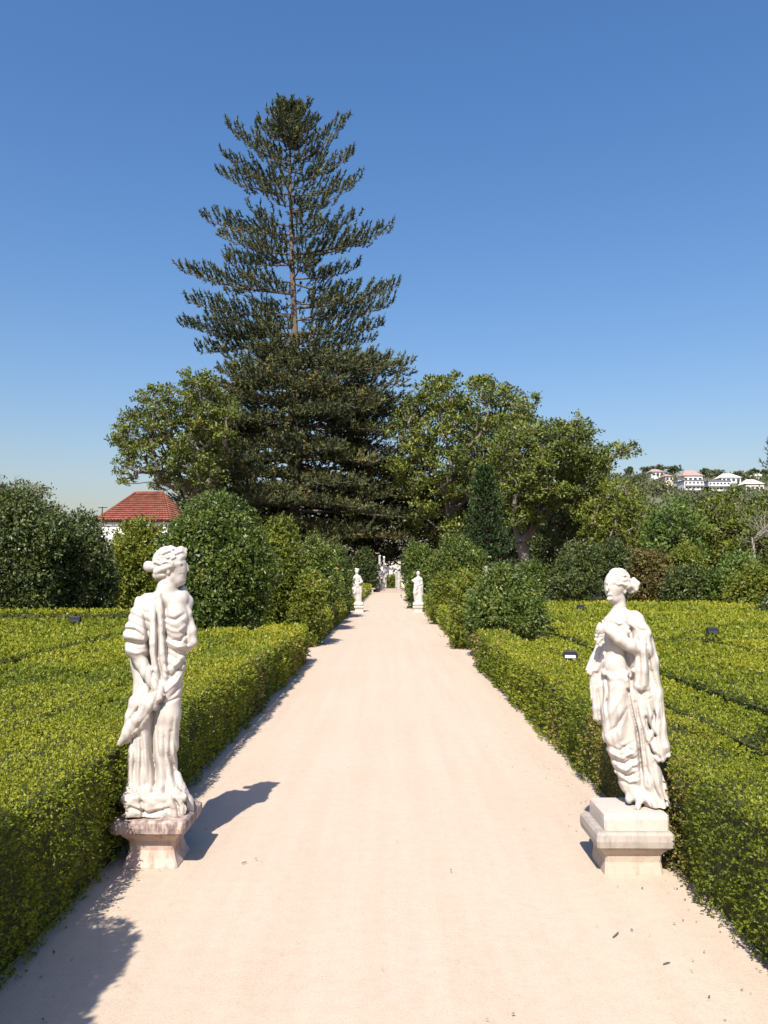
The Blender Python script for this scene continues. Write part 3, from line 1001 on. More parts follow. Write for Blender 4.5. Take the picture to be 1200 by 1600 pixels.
    if vfold:
        D -= vfold * (1 - front) * np.sin(UU[:, :, None] * 0.42 + 1.5 * np.sin(VV[:, :, None] * 0.02))
    if rough:
        gx, gy, gz = np.meshgrid(U, Vv, Wv, indexing='ij')
        near = np.abs(D) < 5
        pp = np.stack([gx[near], gy[near], gz[near]], -1)
        D[near] += rough * 2.2 * (fbm(pp, 1 / 11.0, seed, 3) - 0.5)
    if floor_z is not None:
        vf = -(898 + (1.6 - floor_z) * S)
        # exact height on the plane of the figure
        for _ in range(4):
            r = ray(uc, -vf)
            z = EYE[2] + r[2] * dist / float(r @ ew)
            vf -= (z - floor_z) * S
        D = np.maximum(D, (vf - Vv)[None, :, None])
    D[0], D[-1], D[:, 0], D[:, -1], D[:, :, 0], D[:, :, -1] = 5, 5, 5, 5, 5, 5
    V, Q = surface_nets(D, vox, org)
    r = ray(V[:, 0], -V[:, 1])
    P = EYE + r * (dist / (r @ ew))[:, None] + ew * (V[:, 2] / S)[:, None]
    loc = np.array([Pc[0], Pc[1], floor_z or 0.0]) if parent is None else np.array(parent.location)
    a = Acc()
    a.add(P - loc, Q=Q)
    o = put(name, a.mesh(name, mat, smooth=True), parent)
    if parent is None:
        o.location = loc
    return o


def square_loft(name, prof, mat, parent, seed=0, sub=5):
    """four-sided block with a moulded profile: (z, half x, half y); corners slightly worn"""
    a = Acc()
    rings = []
    for z, hx, hy in prof:
        ring = []
        cr = 0.012
        for sx, sy in ((-1, -1), (1, -1), (1, 1), (-1, 1)):
            c1 = (sx * hx, sy * (hy - cr)); c2 = (sx * (hx - cr), sy * hy)
            ring += [c1, c2] if sx * sy > 0 else [c2, c1]
        # subdivide each straight run so wear can show
        full = []
        for q in range(len(ring)):
            p, p2 = ring[q], ring[(q + 1) % len(ring)]
            m = sub if q % 2 == 1 else 1
            for s in range(m):
                full.append((p[0] + (p2[0] - p[0]) * s / m, p[1] + (p2[1] - p[1]) * s / m, z))
        rings.append(full)
    V = np.array(rings)
    nr, ns = V.shape[:2]
    nz = fbm(V.reshape(-1, 3) + seed, 22, seed, 2).reshape(nr, ns) - 0.5
    V[..., :2] *= (1 + 0.035 * nz)[..., None]
    V[1:-1, :, 2] += 0.006 * (nz[1:-1])
    i = np.arange(nr - 1)[:, None] * ns
    j = np.arange(ns)[None]; k = (j + 1) % ns
    Q = np.stack([i + j, i + k, i + ns + k, i + ns + j], -1).reshape(-1, 4)
    V2 = np.concatenate([V.reshape(-1, 3), [[0, 0, prof[-1][0]]], [[0, 0, prof[0][0]]]])
    t = nr * ns
    e = (nr - 1) * ns
    T = np.concatenate([np.stack([e + j[0], e + k[0], np.full(ns, t)], -1), np.stack([k[0], j[0], np.full(ns, t + 1)], -1)])
    a.add(V2, Q=Q, T=T)
    return put(name, a.mesh(name, mat), parent)


def pedestal(label, x0, x1, y0, y1, z_bot, z_top, mats, inset, flare, seed):
    cx, cy, hx, hy = (x0 + x1) / 2, (y0 + y1) / 2, (x1 - x0) / 2, (y1 - y0) / 2
    root = thing('stone_pedestal', label, 'pedestal', (cx, cy, 0), 0, 'pedestals along the path')
    t = z_top - z_bot
    square_loft('cap', [(z_bot, hx - 0.02, hy - 0.02), (z_bot + 0.15 * t, hx - 0.004, hy - 0.004), (z_bot + 0.5 * t, hx, hy), (z_bot + 0.85 * t, hx - 0.004, hy - 0.004), (z_top, hx - 0.016, hy - 0.016)], M[mats[0]], root, seed)
    i = inset
    square_loft('base', [(-0.02, hx - i + flare, hy - i + flare), (0.02, hx - i + flare * 0.9, hy - i + flare * 0.9), (0.06, hx - i + flare * 0.35, hy - i + flare * 0.35), (z_bot * 0.5, hx - i, hy - i), (z_bot * 0.75, hx - i + 0.005, hy - i + 0.005), (z_bot - 0.003, hx - i * 0.45, hy - i * 0.45)], M[mats[1]], root, seed + 1)
    return root

# ================================================================== statues
# left, near the camera: draped woman in profile
pedestal('blotched pinkish stone pedestal with flared foot under the woman with the hair bun in profile', -1.505, -1.092, 4.24, 4.64, 0.20, 0.277, ('stained_shaded_stone', 'red_stone'), 0.085, 0.035, 3)
st1 = thing('garden_statue', 'white marble draped woman turned in profile with hair bun, beside the long hedge shadow', 'statue', (-1.30, 4.44, 0.277), 0, 'marble statues along the path')
P1 = [
    ('c', [(272, 942, 0, 19), (273, 966, -2, 22), (272, 1000, 0, 21), (268, 1035, 0, 21), (258, 1072, 0, 26)], 8),
    ('c', [(256, 936, 0, 15), (282, 936, 2, 13)], 8),
    ('c', [(262, 1070, -4, 23), (263, 1115, -9, 19), (260, 1165, -6, 17), (259, 1205, -2, 16), (259, 1238, -2, 20)], 6),
    ('c', [(236, 1068, 2, 22), (225, 1125, 0, 21), (220, 1180, 0, 19), (216, 1236, 0, 19)], 6),
    ('c', [(242, 1100, 6, 24), (238, 1180, 8, 22), (236, 1240, 8, 24)], 8),
    # cloak over the near arm
    ('c', [(236, 940, -2, 14), (222, 962, -8, 18), (214, 990, -11, 20), (214, 1014, -12, 18)], 6),
    ('c', [(228, 948, 12, 20), (224, 1010, 16, 22), (226, 1080, 12, 18), (216, 1132, 8, 15)], 8),
    # neck, head
    ('c', [(258, 936, 0, 17), (261, 918, 0, 14.5), (264, 900, 0, 13.5)], 6),
    ('e', (263.5, 880, 0), (23.5, 24, 19.5), 6, 10),
    ('e', (275.5, 888, 0), (17, 26, 14.5), 5, 3),
    ('c', [(268, 902, -8, 7), (277, 907, -3, 8), (284, 907, 0, 6.5)], 5),
    ('c', [(291, 882, 0, 2.6), (294, 891, 0, 2.2)], 3),
    ('c', [(286, 900, 0, 3.4), (286, 903, 0, 3.0)], 3),
    ('e', (263, 893, -17), (3.2, 5, 2.5), 2),
    ('e', (232, 885, 2), (8, 9, 9), 3),
    ('c', [(240, 886, 0, 7), (246, 884, 0, 9)], 4),
    # hair drawn back into the knot, raised at the brow
    ('c', [(274, 860, -5, 3.6), (283, 857, -3, 3.4), (291, 859, 0, 2.8)], 3), ('c', [(272, 866, -12, 3.2), (282, 862, -8, 3.2), (290, 864, -3, 2.6)], 3),
    ('c', [(264, 858, -4, 4), (267, 855, 0, 3.4)], 3),
    ('c', [(244, 893, -11, 5), (255, 888, -17, 4.5), (266, 884, -18, 4), (280, 882, -13, 3.4), (288, 879, -4, 2.5)], 2.5),
    ('c', [(244, 899, -7, 6), (256, 898, -13, 4)], 3), ('c', [(280, 872, -10, 5), (288, 868, -2, 4)], 3),
    # far shoulder and the hand that holds the cloth
    ('c', [(286, 924, 10, 9), (292, 940, 8, 8.5), (293, 953, 2, 7)], 5),
    ('c', [(291, 950, -4, 5.5), (296, 957, -6, 4.5)], 3), ('c', [(290, 957, -6, 3), (296, 961, -8, 2.6)], 2), ('c', [(289, 961, -6, 3), (295, 966, -8, 2.6)], 2),
    ('c', [(295, 964, -2, 6), (299, 985, -5, 8), (301, 1003, -5, 7), (296, 1014, -4, 4)], 4),
    ('c', [(291, 968, -8, 4), (294, 990, -10, 4.5), (297, 1008, -9, 3)], 2),
    # forearm, hand and the bunched cloth it holds
    ('c', [(216, 1024, -15, 12), (228, 1050, -21, 9.5), (243, 1074, -27, 7.5), (249, 1080, -29, 7)], 4),
    ('c', [(250, 1078, -31, 4), (256, 1086, -32, 2.8)], 2), ('c', [(247, 1082, -33, 4), (252, 1091, -34, 2.8)], 2), ('c', [(243, 1084, -34, 3.6), (246, 1093, -35, 2.6)], 2), ('c', [(252, 1074, -27, 3), (258, 1080, -27, 2.4)], 2),
    ('c', [(243, 1088, -27, 9), (232, 1100, -25, 12), (216, 1122, -20, 11), (199, 1145, -13, 8), (185, 1164, -8, 3.5)], 4),
    ('c', [(240, 1098, -27, 8), (228, 1118, -24, 8), (212, 1138, -18, 7), (197, 1152, -13, 5)], 3),
    ('c', [(232, 1075, -14, 10), (214, 1098, -12, 12), (206, 1120, -10, 10), (198, 1140, -8, 6)], 5),
    ('c', [(222, 1132, -20, 6), (206, 1148, -15, 4), (196, 1160, -10, 3)], 2),
    # long loose end of the mantle down the front
    ('c', [(246, 930, -13, 7), (241, 965, -22, 7), (239, 1005, -25, 7), (244, 1045, -24, 6), (250, 1068, -23, 4)], 2.5),
    ('c', [(250, 942, -17, 6), (250, 975, -22, 6), (253, 1020, -24, 5.5), (258, 1055, -23, 4.5), (262, 1080, -22, 2.5)], 2.5),
    ('c', [(248, 936, -8, 11), (247, 985, -13, 13), (249, 1030, -14, 12), (254, 1062, -13, 10)], 5),
    # hem and feet
    ('c', [(205, 1236, -12, 11), (214, 1248, -14, 8)], 4), ('c', [(228, 1238, -17, 10), (234, 1250, -19, 8)], 4),
    ('c', [(250, 1232, -16, 10), (252, 1246, -20, 9)], 4), ('c', [(268, 1222, -14, 8), (272, 1240, -17, 9)], 4), ('c', [(277, 1212, -6, 6), (284, 1232, -10, 8)], 4),
]
def strands(c, r, sign, t0, phis, rad, seed):
    rng = np.random.default_rng(seed)
    out = []
    for f in phis:
        f_ = math.radians(f)
        pts = []
        for th in np.linspace(t0 + 0.42 * f, 166, 9):
            t_ = math.radians(th)
            wv = math.radians(5 * math.sin(th * 0.13 + f))
            pts.append((c[0] + sign * r[0] * math.cos(t_) * 1.02, c[1] - r[1] * math.sin(t_) * math.cos(f_ + wv) * 1.03, c[2] - r[2] * math.sin(t_) * math.sin(f_ + wv) * 1.03, rad * (1.0 - 0.25 * (th - t0) / 140)))
        out.append(('c', pts, 1.2))
    return out


P1 += strands((263.5, 880, 0), (23.5, 24, 19.5), 1, 40, (-30, 0, 22, 44, 66, 86), 3.0, 1)
F1 = [
    ([(257, 965), (272, 968), (287, 961)], -3.0, 3.0), ([(258, 976), (268, 984), (280, 986), (291, 978)], 2.2, 3.0),
    ([(257, 990), (268, 1000), (282, 1001), (292, 992)], -2.4, 2.6), ([(258, 1002), (274, 1012), (294, 1010)], 2.4, 3.2), ([(260, 1012), (276, 1022), (293, 1026)], -2.2, 2.4),
    ([(262, 1046), (275, 1036), (290, 1022)], 2.2, 3.2), ([(262, 1060), (278, 1044), (289, 1036)], -2.2, 2.6), ([(261, 1076), (276, 1062), (287, 1050)], 2.2, 3), ([(264, 1090), (274, 1080), (284, 1066)], -1.8, 2.6), ([(258, 975), (261, 1005), (262, 1040)], -2.2, 2.4),
    ([(194, 984), (210, 986), (222, 994)], -3.5, 2.6), ([(195, 1002), (212, 1006), (228, 1004)], -3.0, 2.6), ([(194, 994), (210, 997), (224, 1001)], 2.0, 3), ([(196, 1014), (212, 1018), (228, 1016)], 1.8, 3),
    ([(216, 945), (226, 960), (230, 985), (232, 1010)], -2.6, 3), ([(245, 935), (247, 975), (247, 1020), (253, 1060)], -3.5, 2.2), ([(256, 930), (259, 950), (261, 985)], -2.5, 2.5),
    ([(240, 1112), (240, 1150), (240, 1190), (242, 1228)], -7.0, 3.2), ([(269, 1140), (266, 1180), (270, 1222)], -3.0, 3), ([(275, 1120), (272, 1165), (275, 1215)], 1.6, 3), ([(252, 1140), (250, 1180), (250, 1228)], 2.2, 3.4), ([(259, 1150), (258, 1190), (261, 1230)], -1.8, 2.4),
    ([(228, 1140), (229, 1185), (226, 1232)], 2.0, 3.2), ([(214, 1150), (211, 1195), (206, 1236)], -2.8, 2.8), ([(204, 1160), (202, 1200), (200, 1236)], 1.6, 2.6), ([(222, 1150), (221, 1190), (218, 1236)], -2.0, 2.4),
    ([(246, 1098), (262, 1096), (282, 1086)], -2.0, 2.2), ([(232, 1060), (240, 1078), (236, 1092)], -2.0, 2.0), ([(222, 1100), (212, 1115), (202, 1128)], -2.0, 2.4), ([(232, 1112), (220, 1128), (206, 1144)], -2.2, 2.0),
    ([(280, 898), (284, 897), (289, 898)], -0.9, 1.2), ([(276, 884), (281, 883), (286, 884)], -1.6, 2.0),
    ([(250, 872), (263, 864), (280, 858)], -1.8, 1.6), ([(250, 880), (266, 872), (285, 863)], -1.8, 1.4), ([(243, 878), (255, 868), (262, 862)], -1.0, 1.4),
]
carve('figure', P1, F1, (172, 314, 842, 1274), (-46, 44), 4.44, 1.35, M['marble'], st1, floor_z=0.285, rough=0.12, seed=4, vfold=1.6, flutes=[(196, 286, 1118, 1242, 2, 14, 2.8), (256, 293, 972, 1060, 68, 13, 2.6), (192, 234, 950, 1030, 62, 15, 2.6), (210, 258, 1035, 1110, -12, 12, 2.0)])
R1 = [('b', (243, 1256, 0), (47, 24, 40), 8, 4), ('c', [(284, 1232, -8, 8), (292, 1250, -8, 9), (294, 1264, -8, 10)], 4), ('c', [(202, 1248, -22, 12), (214, 1262, -30, 10)], 4), ('c', [(240, 1254, -26, 12), (252, 1266, -34, 9)], 4), ('c', [(272, 1240, -22, 10), (280, 1262, -30, 9)], 4)]
carve('rock_base', R1, [([(268, 1240), (276, 1255), (280, 1280)], -5, 2.5), ([(205, 1256), (232, 1266), (262, 1258)], -4, 2.5), ([(222, 1240), (226, 1262), (224, 1280)], -3, 2.5), ([(284, 1236), (288, 1255), (287, 1276)], -4, 2.0)], (180, 312, 1200, 1300), (-52, 52), 4.44, 1.6, M['marble_warm'], st1, floor_z=0.278, rough=3.0, seed=9)

# right, near the camera: woman with a garland
pedestal('plain grey stone pedestal with rounded cap under the woman holding a garland', 1.095, 1.51, 4.165, 4.55, 0.155, 0.245, ('grey_stone', 'ochre_stone'), 0.06, 0.010, 21)
st2 = thing('garden_statue', 'white marble woman facing the path with one hand at her breast holding a garland', 'statue', (1.318, 4.36, 0.245), 0, 'marble statues along the path')
square_loft('plinth', [(0.001, 0.172, 0.160), (0.06, 0.173, 0.161), (0.080, 0.170, 0.158), (0.087, 0.162, 0.150)], M['marble_warm'], st2, 31)
P2 = [
    # head
    ('e', (965.5, 910.5, 1), (19, 20.5, 18.5), 5, 0), ('e', (957.5, 917, -6), (13.5, 23, 13.5), 5, 4),
    ('c', [(956, 933, -10, 6), (961, 936, -8, 6), (968, 930, -4, 6)], 4),
    ('c', [(951, 912, -18, 1.8), (949, 918, -20, 2.2), (948.5, 922, -21, 2.6)], 2), ('c', [(950, 929, -17, 2.2), (955, 929, -18, 2.2)], 2), ('e', (952, 936, -15), (4, 3.4, 4), 3),
    ('c', [(974, 910, -11, 4), (981, 916, -8, 4), (987, 916, -2, 4)], 4),
    ('e', (989, 914, 4), (8.5, 10, 9), 3), ('c', [(990, 906, 0, 4), (996, 912, 0, 4), (994, 921, 0, 4)], 2), ('c', [(984, 924, 2, 4), (990, 924, 2, 3)], 2),
    ('e', (976.5, 924, -9), (2.6, 4.2, 2.2), 1.5),
    ('c', [(968, 936, 0, 9.5), (967, 950, 0, 10), (967, 960, 0, 13)], 5),
    # trunk
    ('c', [(952, 972, -2, 10), (967, 964, 0, 12), (990, 966, 2, 12)], 7),
    ('c', [(967, 972, -1, 18), (965, 1000, 0, 19), (961, 1035, 0, 18), (965, 1070, 0, 23)], 8),
    ('e', (953, 986, -15), (9, 10, 8), 4), ('e', (973, 988, -16), (10, 10, 8), 4), ('e', (957, 1040, -10), (13, 15, 11), 5),
    # arm across the breast
    ('c', [(995, 969, 0, 12), (1003, 992, -4, 12), (1000, 1012, -10, 11)], 5),
    ('c', [(1000, 1014, -12, 11), (984, 1008, -20, 10), (966, 998, -28, 8.2), (952, 987, -34, 6)], 3),
    ('e', (945, 982, -36), (6.5, 6, 4), 2.5, -35),
    ('c', [(943, 978, -38, 2.8), (937, 975, -38, 2.4), (934, 979, -36, 2.2)], 1.4), ('c', [(941, 982, -39, 2.8), (935, 979, -39, 2.4), (932, 983, -37, 2.1)], 1.4), ('c', [(940, 985, -39, 2.6), (934, 983, -39, 2.2), (932, 987, -37, 2.0)], 1.4), ('c', [(941, 988, -38, 2.4), (936, 987, -38, 2.0), (934, 990, -36, 1.9)], 1.4), ('c', [(947, 976, -36, 2.6), (942, 971, -36, 2.2)], 1.4),
    # sleeve and mantle
    ('c', [(988, 974, -8, 7), (1002, 982, -12, 6), (1013, 990, -8, 5)], 3),
    ('c', [(1002, 988, -2, 14), (1005, 1015, -6, 14), (1003, 1045, -10, 12), (1002, 1068, -11, 11)], 5),
    ('c', [(992, 1070, -14, 4), (1002, 1075, -16, 4), (1011, 1076, -11, 4)], 3),
    ('c', [(1006, 990, 6, 12), (1015, 1035, 6, 14), (1020, 1085, 6, 15), (1026, 1135, 4, 15), (1033, 1168, 0, 13), (1034, 1182, -2, 8)], 6),
    ('c', [(1008, 1085, -6, 9), (1018, 1115, -8, 9), (1020, 1145, -9, 8), (1028, 1178, -9, 8)], 4),
    ('c', [(1012, 1150, -10, 5), (1022, 1172, -12, 5), (1032, 1186, -10, 5), (1044, 1180, -4, 4)], 3),
    # the other arm holds the cloth out
    ('c', [(950, 976, 8, 10), (940, 1004, 6, 8), (929, 1030, 0, 7), (922, 1042, -4, 6)], 4),
    ('c', [(921, 1041, -8, 3.4), (917, 1046, -9, 2.6)], 2), ('c', [(922, 1045, -9, 3.2), (919, 1051, -10, 2.4)], 2), ('c', [(925, 1048, -9, 3), (922, 1054, -9, 2.4)], 2),
    ('c', [(926, 1046, -2, 6), (931, 1075, -2, 6), (932, 1105, -2, 7), (934, 1122, 0, 6)], 3), ('c', [(938, 1036, -2, 5), (941, 1070, 0, 7), (943, 1105, 2, 8), (943, 1130, 2, 5)], 4),
    ('c', [(924, 1058, -4, 3.5), (927, 1090, -5, 3.5), (930, 1122, -4, 3.5)], 2),
    ('c', [(947, 1010, -6, 5), (940, 1030, -6, 5), (932, 1046, -6, 4)], 3),
    # rolled cloth at the hips
    ('c', [(944, 1050, -13, 5), (955, 1058, -19, 5), (970, 1058, -20, 5), (986, 1048, -15, 5)], 2.5), ('c', [(972, 1052, -20, 5), (978, 1062, -21, 4.5), (984, 1078, -19, 3)], 2.5),
    # legs under the skirt
    ('c', [(965, 1072, -4, 22), (960, 1110, -10, 19), (957, 1148, -13, 15), (962, 1168, -11, 13), (973, 1200, -6, 12), (981, 1228, -3, 9)], 6),
    ('c', [(986, 1080, 2, 19), (999, 1130, 2, 17), (1010, 1180, 2, 15), (1019, 1220, 0, 14), (1029, 1250, 0, 12)], 6),
    ('c', [(975, 1100, 2, 20), (985, 1165, 3, 18), (994, 1210, 3, 14), (1003, 1236, 0, 9)], 8),
    ('c', [(1020, 1200, 2, 12), (1030, 1232, 2, 12), (1036, 1258, -2, 10)], 5),
    ('c', [(976, 1222, 2, 10), (995, 1238, 2, 12), (1020, 1250, 2, 12), (1036, 1258, 0, 9)], 8),
    ('c', [(984, 1000, 8, 15), (988, 1040, 10, 16), (990, 1085, 8, 16)], 6),
    # feet
    ('c', [(986, 1234, -4, 6), (984, 1248, -6, 7)], 4), ('c', [(1000, 1236, -4, 6.5), (1000, 1250, -12, 6), (997, 1260, -20, 4.5)], 3), ('c', [(994, 1259, -19, 2), (992, 1263, -22, 1.8)], 1), ('c', [(998, 1261, -21, 2), (997, 1265, -24, 1.8)], 1),
    ('c', [(1030, 1254, -6, 7), (1037, 1264, -14, 5), (1041, 1270, -18, 4)], 3),
    ('c', [(1010, 1244, -8, 6), (1022, 1258, -12, 6), (1034, 1266, -12, 5)], 3),
]
P2 += strands((965.5, 910.5, 1), (19, 20.5, 18.5), -1, 52, (-30, 0, 25, 50, 75, 98), 2.6, 2)
F2 = [
    ([(946, 915.5), (949, 915), (951.5, 916)], -1.7, 1.7), ([(956, 915.5), (961, 914.5), (966, 916)], -1.8, 1.8), ([(945, 910), (949, 909)], 1.0, 1.4), ([(955, 910), (962, 908.5), (967, 911)], 1.2, 1.5), ([(949, 929.2), (953, 929.8), (958, 928.6)], -1.6, 1.0), ([(951, 933), (955, 933)], -1.0, 1.2),
    ([(955, 896), (962, 902), (974, 908)], -1.5, 1.6), ([(965, 892), (974, 899), (983, 910)], -1.5, 1.6), ([(950, 902), (962, 908), (976, 916)], -1.2, 1.4), ([(976, 893), (983, 901), (988, 908)], -1.2, 1.4),
    ([(983, 1078), (990, 1120), (997, 1160), (1001, 1195), (1004, 1232)], -5.0, 2.6), ([(993, 1100), (1002, 1145), (1007, 1185), (1013, 1225)], -3.5, 2.6), ([(988, 1090), (996, 1135), (1003, 1180)], 2.2, 3.0), ([(1000, 1105), (1010, 1150), (1016, 1195)], 2.0, 3.0),
    ([(1014, 1095), (1022, 1120), (1014, 1140)], -4.0, 3.0), ([(1008, 1125), (1022, 1150), (1016, 1165)], -4.0, 3.0), ([(1010, 1160), (1018, 1178), (1030, 1186)], -3.0, 2.5), ([(1024, 1090), (1032, 1130), (1040, 1170)], 1.8, 3.2), ([(1018, 1050), (1024, 1090), (1030, 1125)], -2.2, 3),
    ([(952, 1172), (972, 1182), (992, 1172)], 2.6, 3), ([(956, 1182), (975, 1192), (996, 1182)], -2.2, 2.4), ([(960, 1192), (978, 1202), (999, 1192)], 2.6, 3), ([(965, 1203), (982, 1214), (1001, 1206)], -2.2, 2.4), ([(970, 1212), (985, 1222), (1002, 1218)], 2.0, 2.8), ([(948, 1162), (968, 1170), (988, 1158)], -2.0, 2.6),
    ([(950, 1146), (966, 1134), (980, 1110)], -2.0, 3), ([(946, 1125), (960, 1108), (972, 1084)], 1.5, 3.4), ([(948, 1100), (956, 1085), (962, 1068)], -1.8, 2.6),
    ([(996, 1000), (999, 1035), (999, 1070)], -2.4, 2.6), ([(1005, 1000), (1007, 1035), (1006, 1072)], 1.8, 3.0), ([(1011, 1010), (1014, 1045), (1018, 1080)], -2.8, 2.6), ([(990, 976), (1000, 984), (1012, 986)], -2.0, 2.0), ([(978, 1020), (984, 1050), (989, 1080)], -3.0, 3.0),
    ([(1010, 1200), (1022, 1225), (1034, 1255)], -2.6, 2.6), ([(1018, 1190), (1030, 1220), (1038, 1250)], 1.8, 2.8), ([(928, 1060), (934, 1090), (937, 1120)], -2.5, 2.0), ([(946, 1048), (950, 1080), (948, 1110)], -2.2, 2.4),
]
for q, (gx, gy, gw) in enumerate([(935, 988, -36), (932, 993, -35), (931, 999, -34), (934, 1004, -33), (938, 1008, -32), (942, 1004, -32), (940, 997, -33), (936, 1001, -33), (964, 972, -17), (968, 974, -19), (973, 973, -18), (977, 977, -19), (974, 981, -21), (981, 981, -19), (979, 985, -20), (983, 987, -19)]):
    P2.append(('e', (gx, gy, gw), (3.2, 3.2, 3.0), 1.0))
carve('figure', P2, F2, (904, 1064, 880, 1290), (-48, 42), 4.37, 1.35, M['marble'], st2, floor_z=0.329, rough=0.10, seed=14, vfold=1.4, flutes=[(942, 1046, 1086, 1266, 9, 13, 2.8), (1006, 1050, 992, 1192, 10, 10, 2.4), (917, 946, 1050, 1138, 8, 8.5, 2.0), (988, 1012, 992, 1080, 4, 10, 1.8), (945, 1000, 1160, 1225, 70, 13, 2.0)])

# the far pair, where the path narrows
YF = 33.0
fz = 0.27
for lab, x0, x1, sd in (('weathered stone pedestal carrying the distant statue on the shadowed hedge side', W(554, 955, YF)[0] - 0.02, W(567, 955, YF)[0] + 0.06, 41), ('pale stone pedestal carrying the distant statue with the bent elbow', W(644, 955, YF)[0] + 0.02, W(661, 955, YF)[0], 43)):
    pedestal(lab, x0, x1, YF - 0.22, YF + 0.22, 0.19, fz, ('marble_warm', 'marble_warm'), 0.05, 0.03, sd)
b3 = W(559.5, 946, YF)
st3 = thing('garden_statue', 'small distant white statue of a draped figure with cloth swelling at its hip', 'statue', (b3[0], YF, fz), 0, 'marble statues along the path')
P3 = [('e', (557.5, 893, 0), (3, 3.8, 3.2), 1), ('c', [(557.5, 896, 0, 1.9), (557.5, 900, 0, 2.4)], 1), ('c', [(555, 902, 0, 3), (561, 902, 0, 3)], 2), ('c', [(558, 903, 0, 4.5), (558, 912, 0, 4.2), (558, 924, 0, 5.2), (559, 935, 0, 4.8), (561, 944, 0, 5)], 2),
      ('c', [(554, 904, -1, 2.6), (553, 912, -2, 2.2), (558, 916, -4, 1.8)], 1), ('c', [(562, 903, 0, 2.4), (565, 909, -2, 2), (562, 911, -5, 1.6)], 1), ('c', [(555, 918, -2, 4), (553, 925, -3, 4.6), (555, 931, -2, 3)], 1.5), ('c', [(563, 915, 0, 2.6), (563, 925, 0, 2.6), (562, 940, 0, 3)], 1.5),
      ('c', [(556, 944, -2, 3.4), (565, 944, -2, 3.4)], 1.5), ('c', [(556, 889, -1, 1.6), (560, 890, -1, 1.6)], 1)]
F3 = [([(558, 915), (559, 928), (560, 940)], -1, 0.8), ([(555, 907), (560, 910), (564, 908)], -0.7, 0.8), ([(556, 930), (557, 936), (558, 943)], -0.8, 0.7)]
carve('figure', P3, F3, (546, 572, 884, 952), (-8, 8), YF, 0.45, M['marble'], st3, floor_z=fz + 0.002, rough=0.2, seed=24, fw=-3)
b4 = W(652, 946, YF)
st4 = thing('garden_statue', 'small distant white statue with one elbow bent out towards the path', 'statue', (b4[0], YF, fz), 0, 'marble statues along the path')
P4 = [('e', (653.5, 896, 0), (3, 3.8, 3.2), 1), ('c', [(653.5, 899, 0, 1.8), (653.5, 902, 0, 2.4)], 1), ('c', [(650, 905, 0, 2.8), (657, 905, 0, 3)], 2), ('c', [(653.5, 906, 0, 4.6), (653, 914, 0, 4.0), (653, 924, 0, 5), (653, 934, 0, 5), (653, 943, 0, 5.4)], 2),
      ('c', [(649, 905, 0, 2.2), (645, 907, -2, 1.8), (650, 911, -4, 1.6)], 1), ('c', [(658, 906, 0, 2.3), (659, 915, 0, 2.3), (659, 928, 0, 2.4), (658, 940, 0, 3)], 1.4), ('c', [(648, 913, -3, 1.4), (655, 914, -4, 1.4), (659, 912, -2, 1.4)], 0.8), ('c', [(650, 916, -3, 3.4), (648.5, 926, -4, 3), (649, 938, -2, 2.2)], 1.2), ('c', [(656, 918, -2, 3.2), (657, 930, -2, 3), (657, 942, -2, 3.2)], 1.2),
      ('c', [(648, 944, -2, 3.4), (659, 944, -2, 3.4)], 1.5)]
F4 = [([(653, 917), (653, 928), (653, 940)], -1.2, 0.8), ([(647, 926), (650, 924), (655, 919)], -0.9, 0.8)]
carve('figure', P4, F4, (640, 667, 888, 952), (-8, 8), YF, 0.45, M['marble'], st4, floor_z=fz + 0.002, rough=0.2, seed=25, fw=-3)

# ================================================================== hedges of the garden
GH = 'clipped box hedges'
HR, HL = 0.62, 0.68
hedge('box_hedge', 1.495, 2.08, -1.5, 13.6, HR, 'sunlit clipped hedge edging the path behind the garland statue', GH, 101, dry=0.45, dens=1.1, sides=(1.1, 0.35, 0.3, 0.4))
hedge('box_hedge', -2.22, -1.47, 2.68, 14.2, HL, 'clipped hedge edging the path with its dark shaded face behind the profile statue', GH, 102, dry=0.25, dens=1.15, sides=(0.35, 1.1, 0.3, 0.4))
right = [(2.24, 2.76, 0.58), (2.92, 3.74, 0.60), (3.90, 4.85, 0.575), (5.0, 6.2, 0.60), (6.4, 8.2, 0.58), (8.4, 11.5, 0.60)]
ordn = ['second', 'third', 'fourth', 'fifth', 'sixth', 'seventh']
for q, (a_, b_, h_) in enumerate(right):
    hedge('box_hedge', a_, b_, 1.0 + 0.6 * q, 12.3 - 0.1 * q, h_, ordn[q] + ' band of clipped hedge from the path on the garland statue side', GH, 110 + q, sides=(0.5, 0.3, 0.5, 0.5))
left = [(-3.12, -2.30, 0.665), (-4.25, -3.24, 0.63), (-5.7, -4.36, 0.66), (-7.6, -5.84, 0.64), (-10.5, -7.75, 0.66)]
for q, (a_, b_, h_) in enumerate(left):
    hedge('box_hedge', a_, b_, 1.0 + 0.6 * q, 13.2 - 0.1 * q, h_, ordn[q] + ' band of clipped hedge from the path on the profile statue side', GH, 120 + q, sides=(0.3, 0.5, 0.5, 0.5))
rows = [(12.5, 14.1), (14.3, 16.2), (16.5, 18.6), (18.9, 21.2), (21.6, 24.4), (24.8, 28.0)]
for q, (a_, b_) in enumerate(rows):
    hedge('box_hedge', 3.0 + 0.35 * q, 15.5 + 0.5 * q, a_, b_, 0.60 - 0.01 * (q % 2), ordn[q - 1].replace('seventh', 'first') + ' cross row of low hedge behind the garland statue' if q else 'nearest cross row of low hedge behind the garland statue', GH, 130 + q, sides=(0.3, 0.1, 1, 0.2), dens=0.9)
hedge('box_hedge', -14, -2.6, 13.35, 16.4, 0.64, 'wide low cross hedge in front of the dark shrubs at the garden edge', GH, 140, sides=(0.1, 0.4, 0.6, 0.2), dens=0.9)
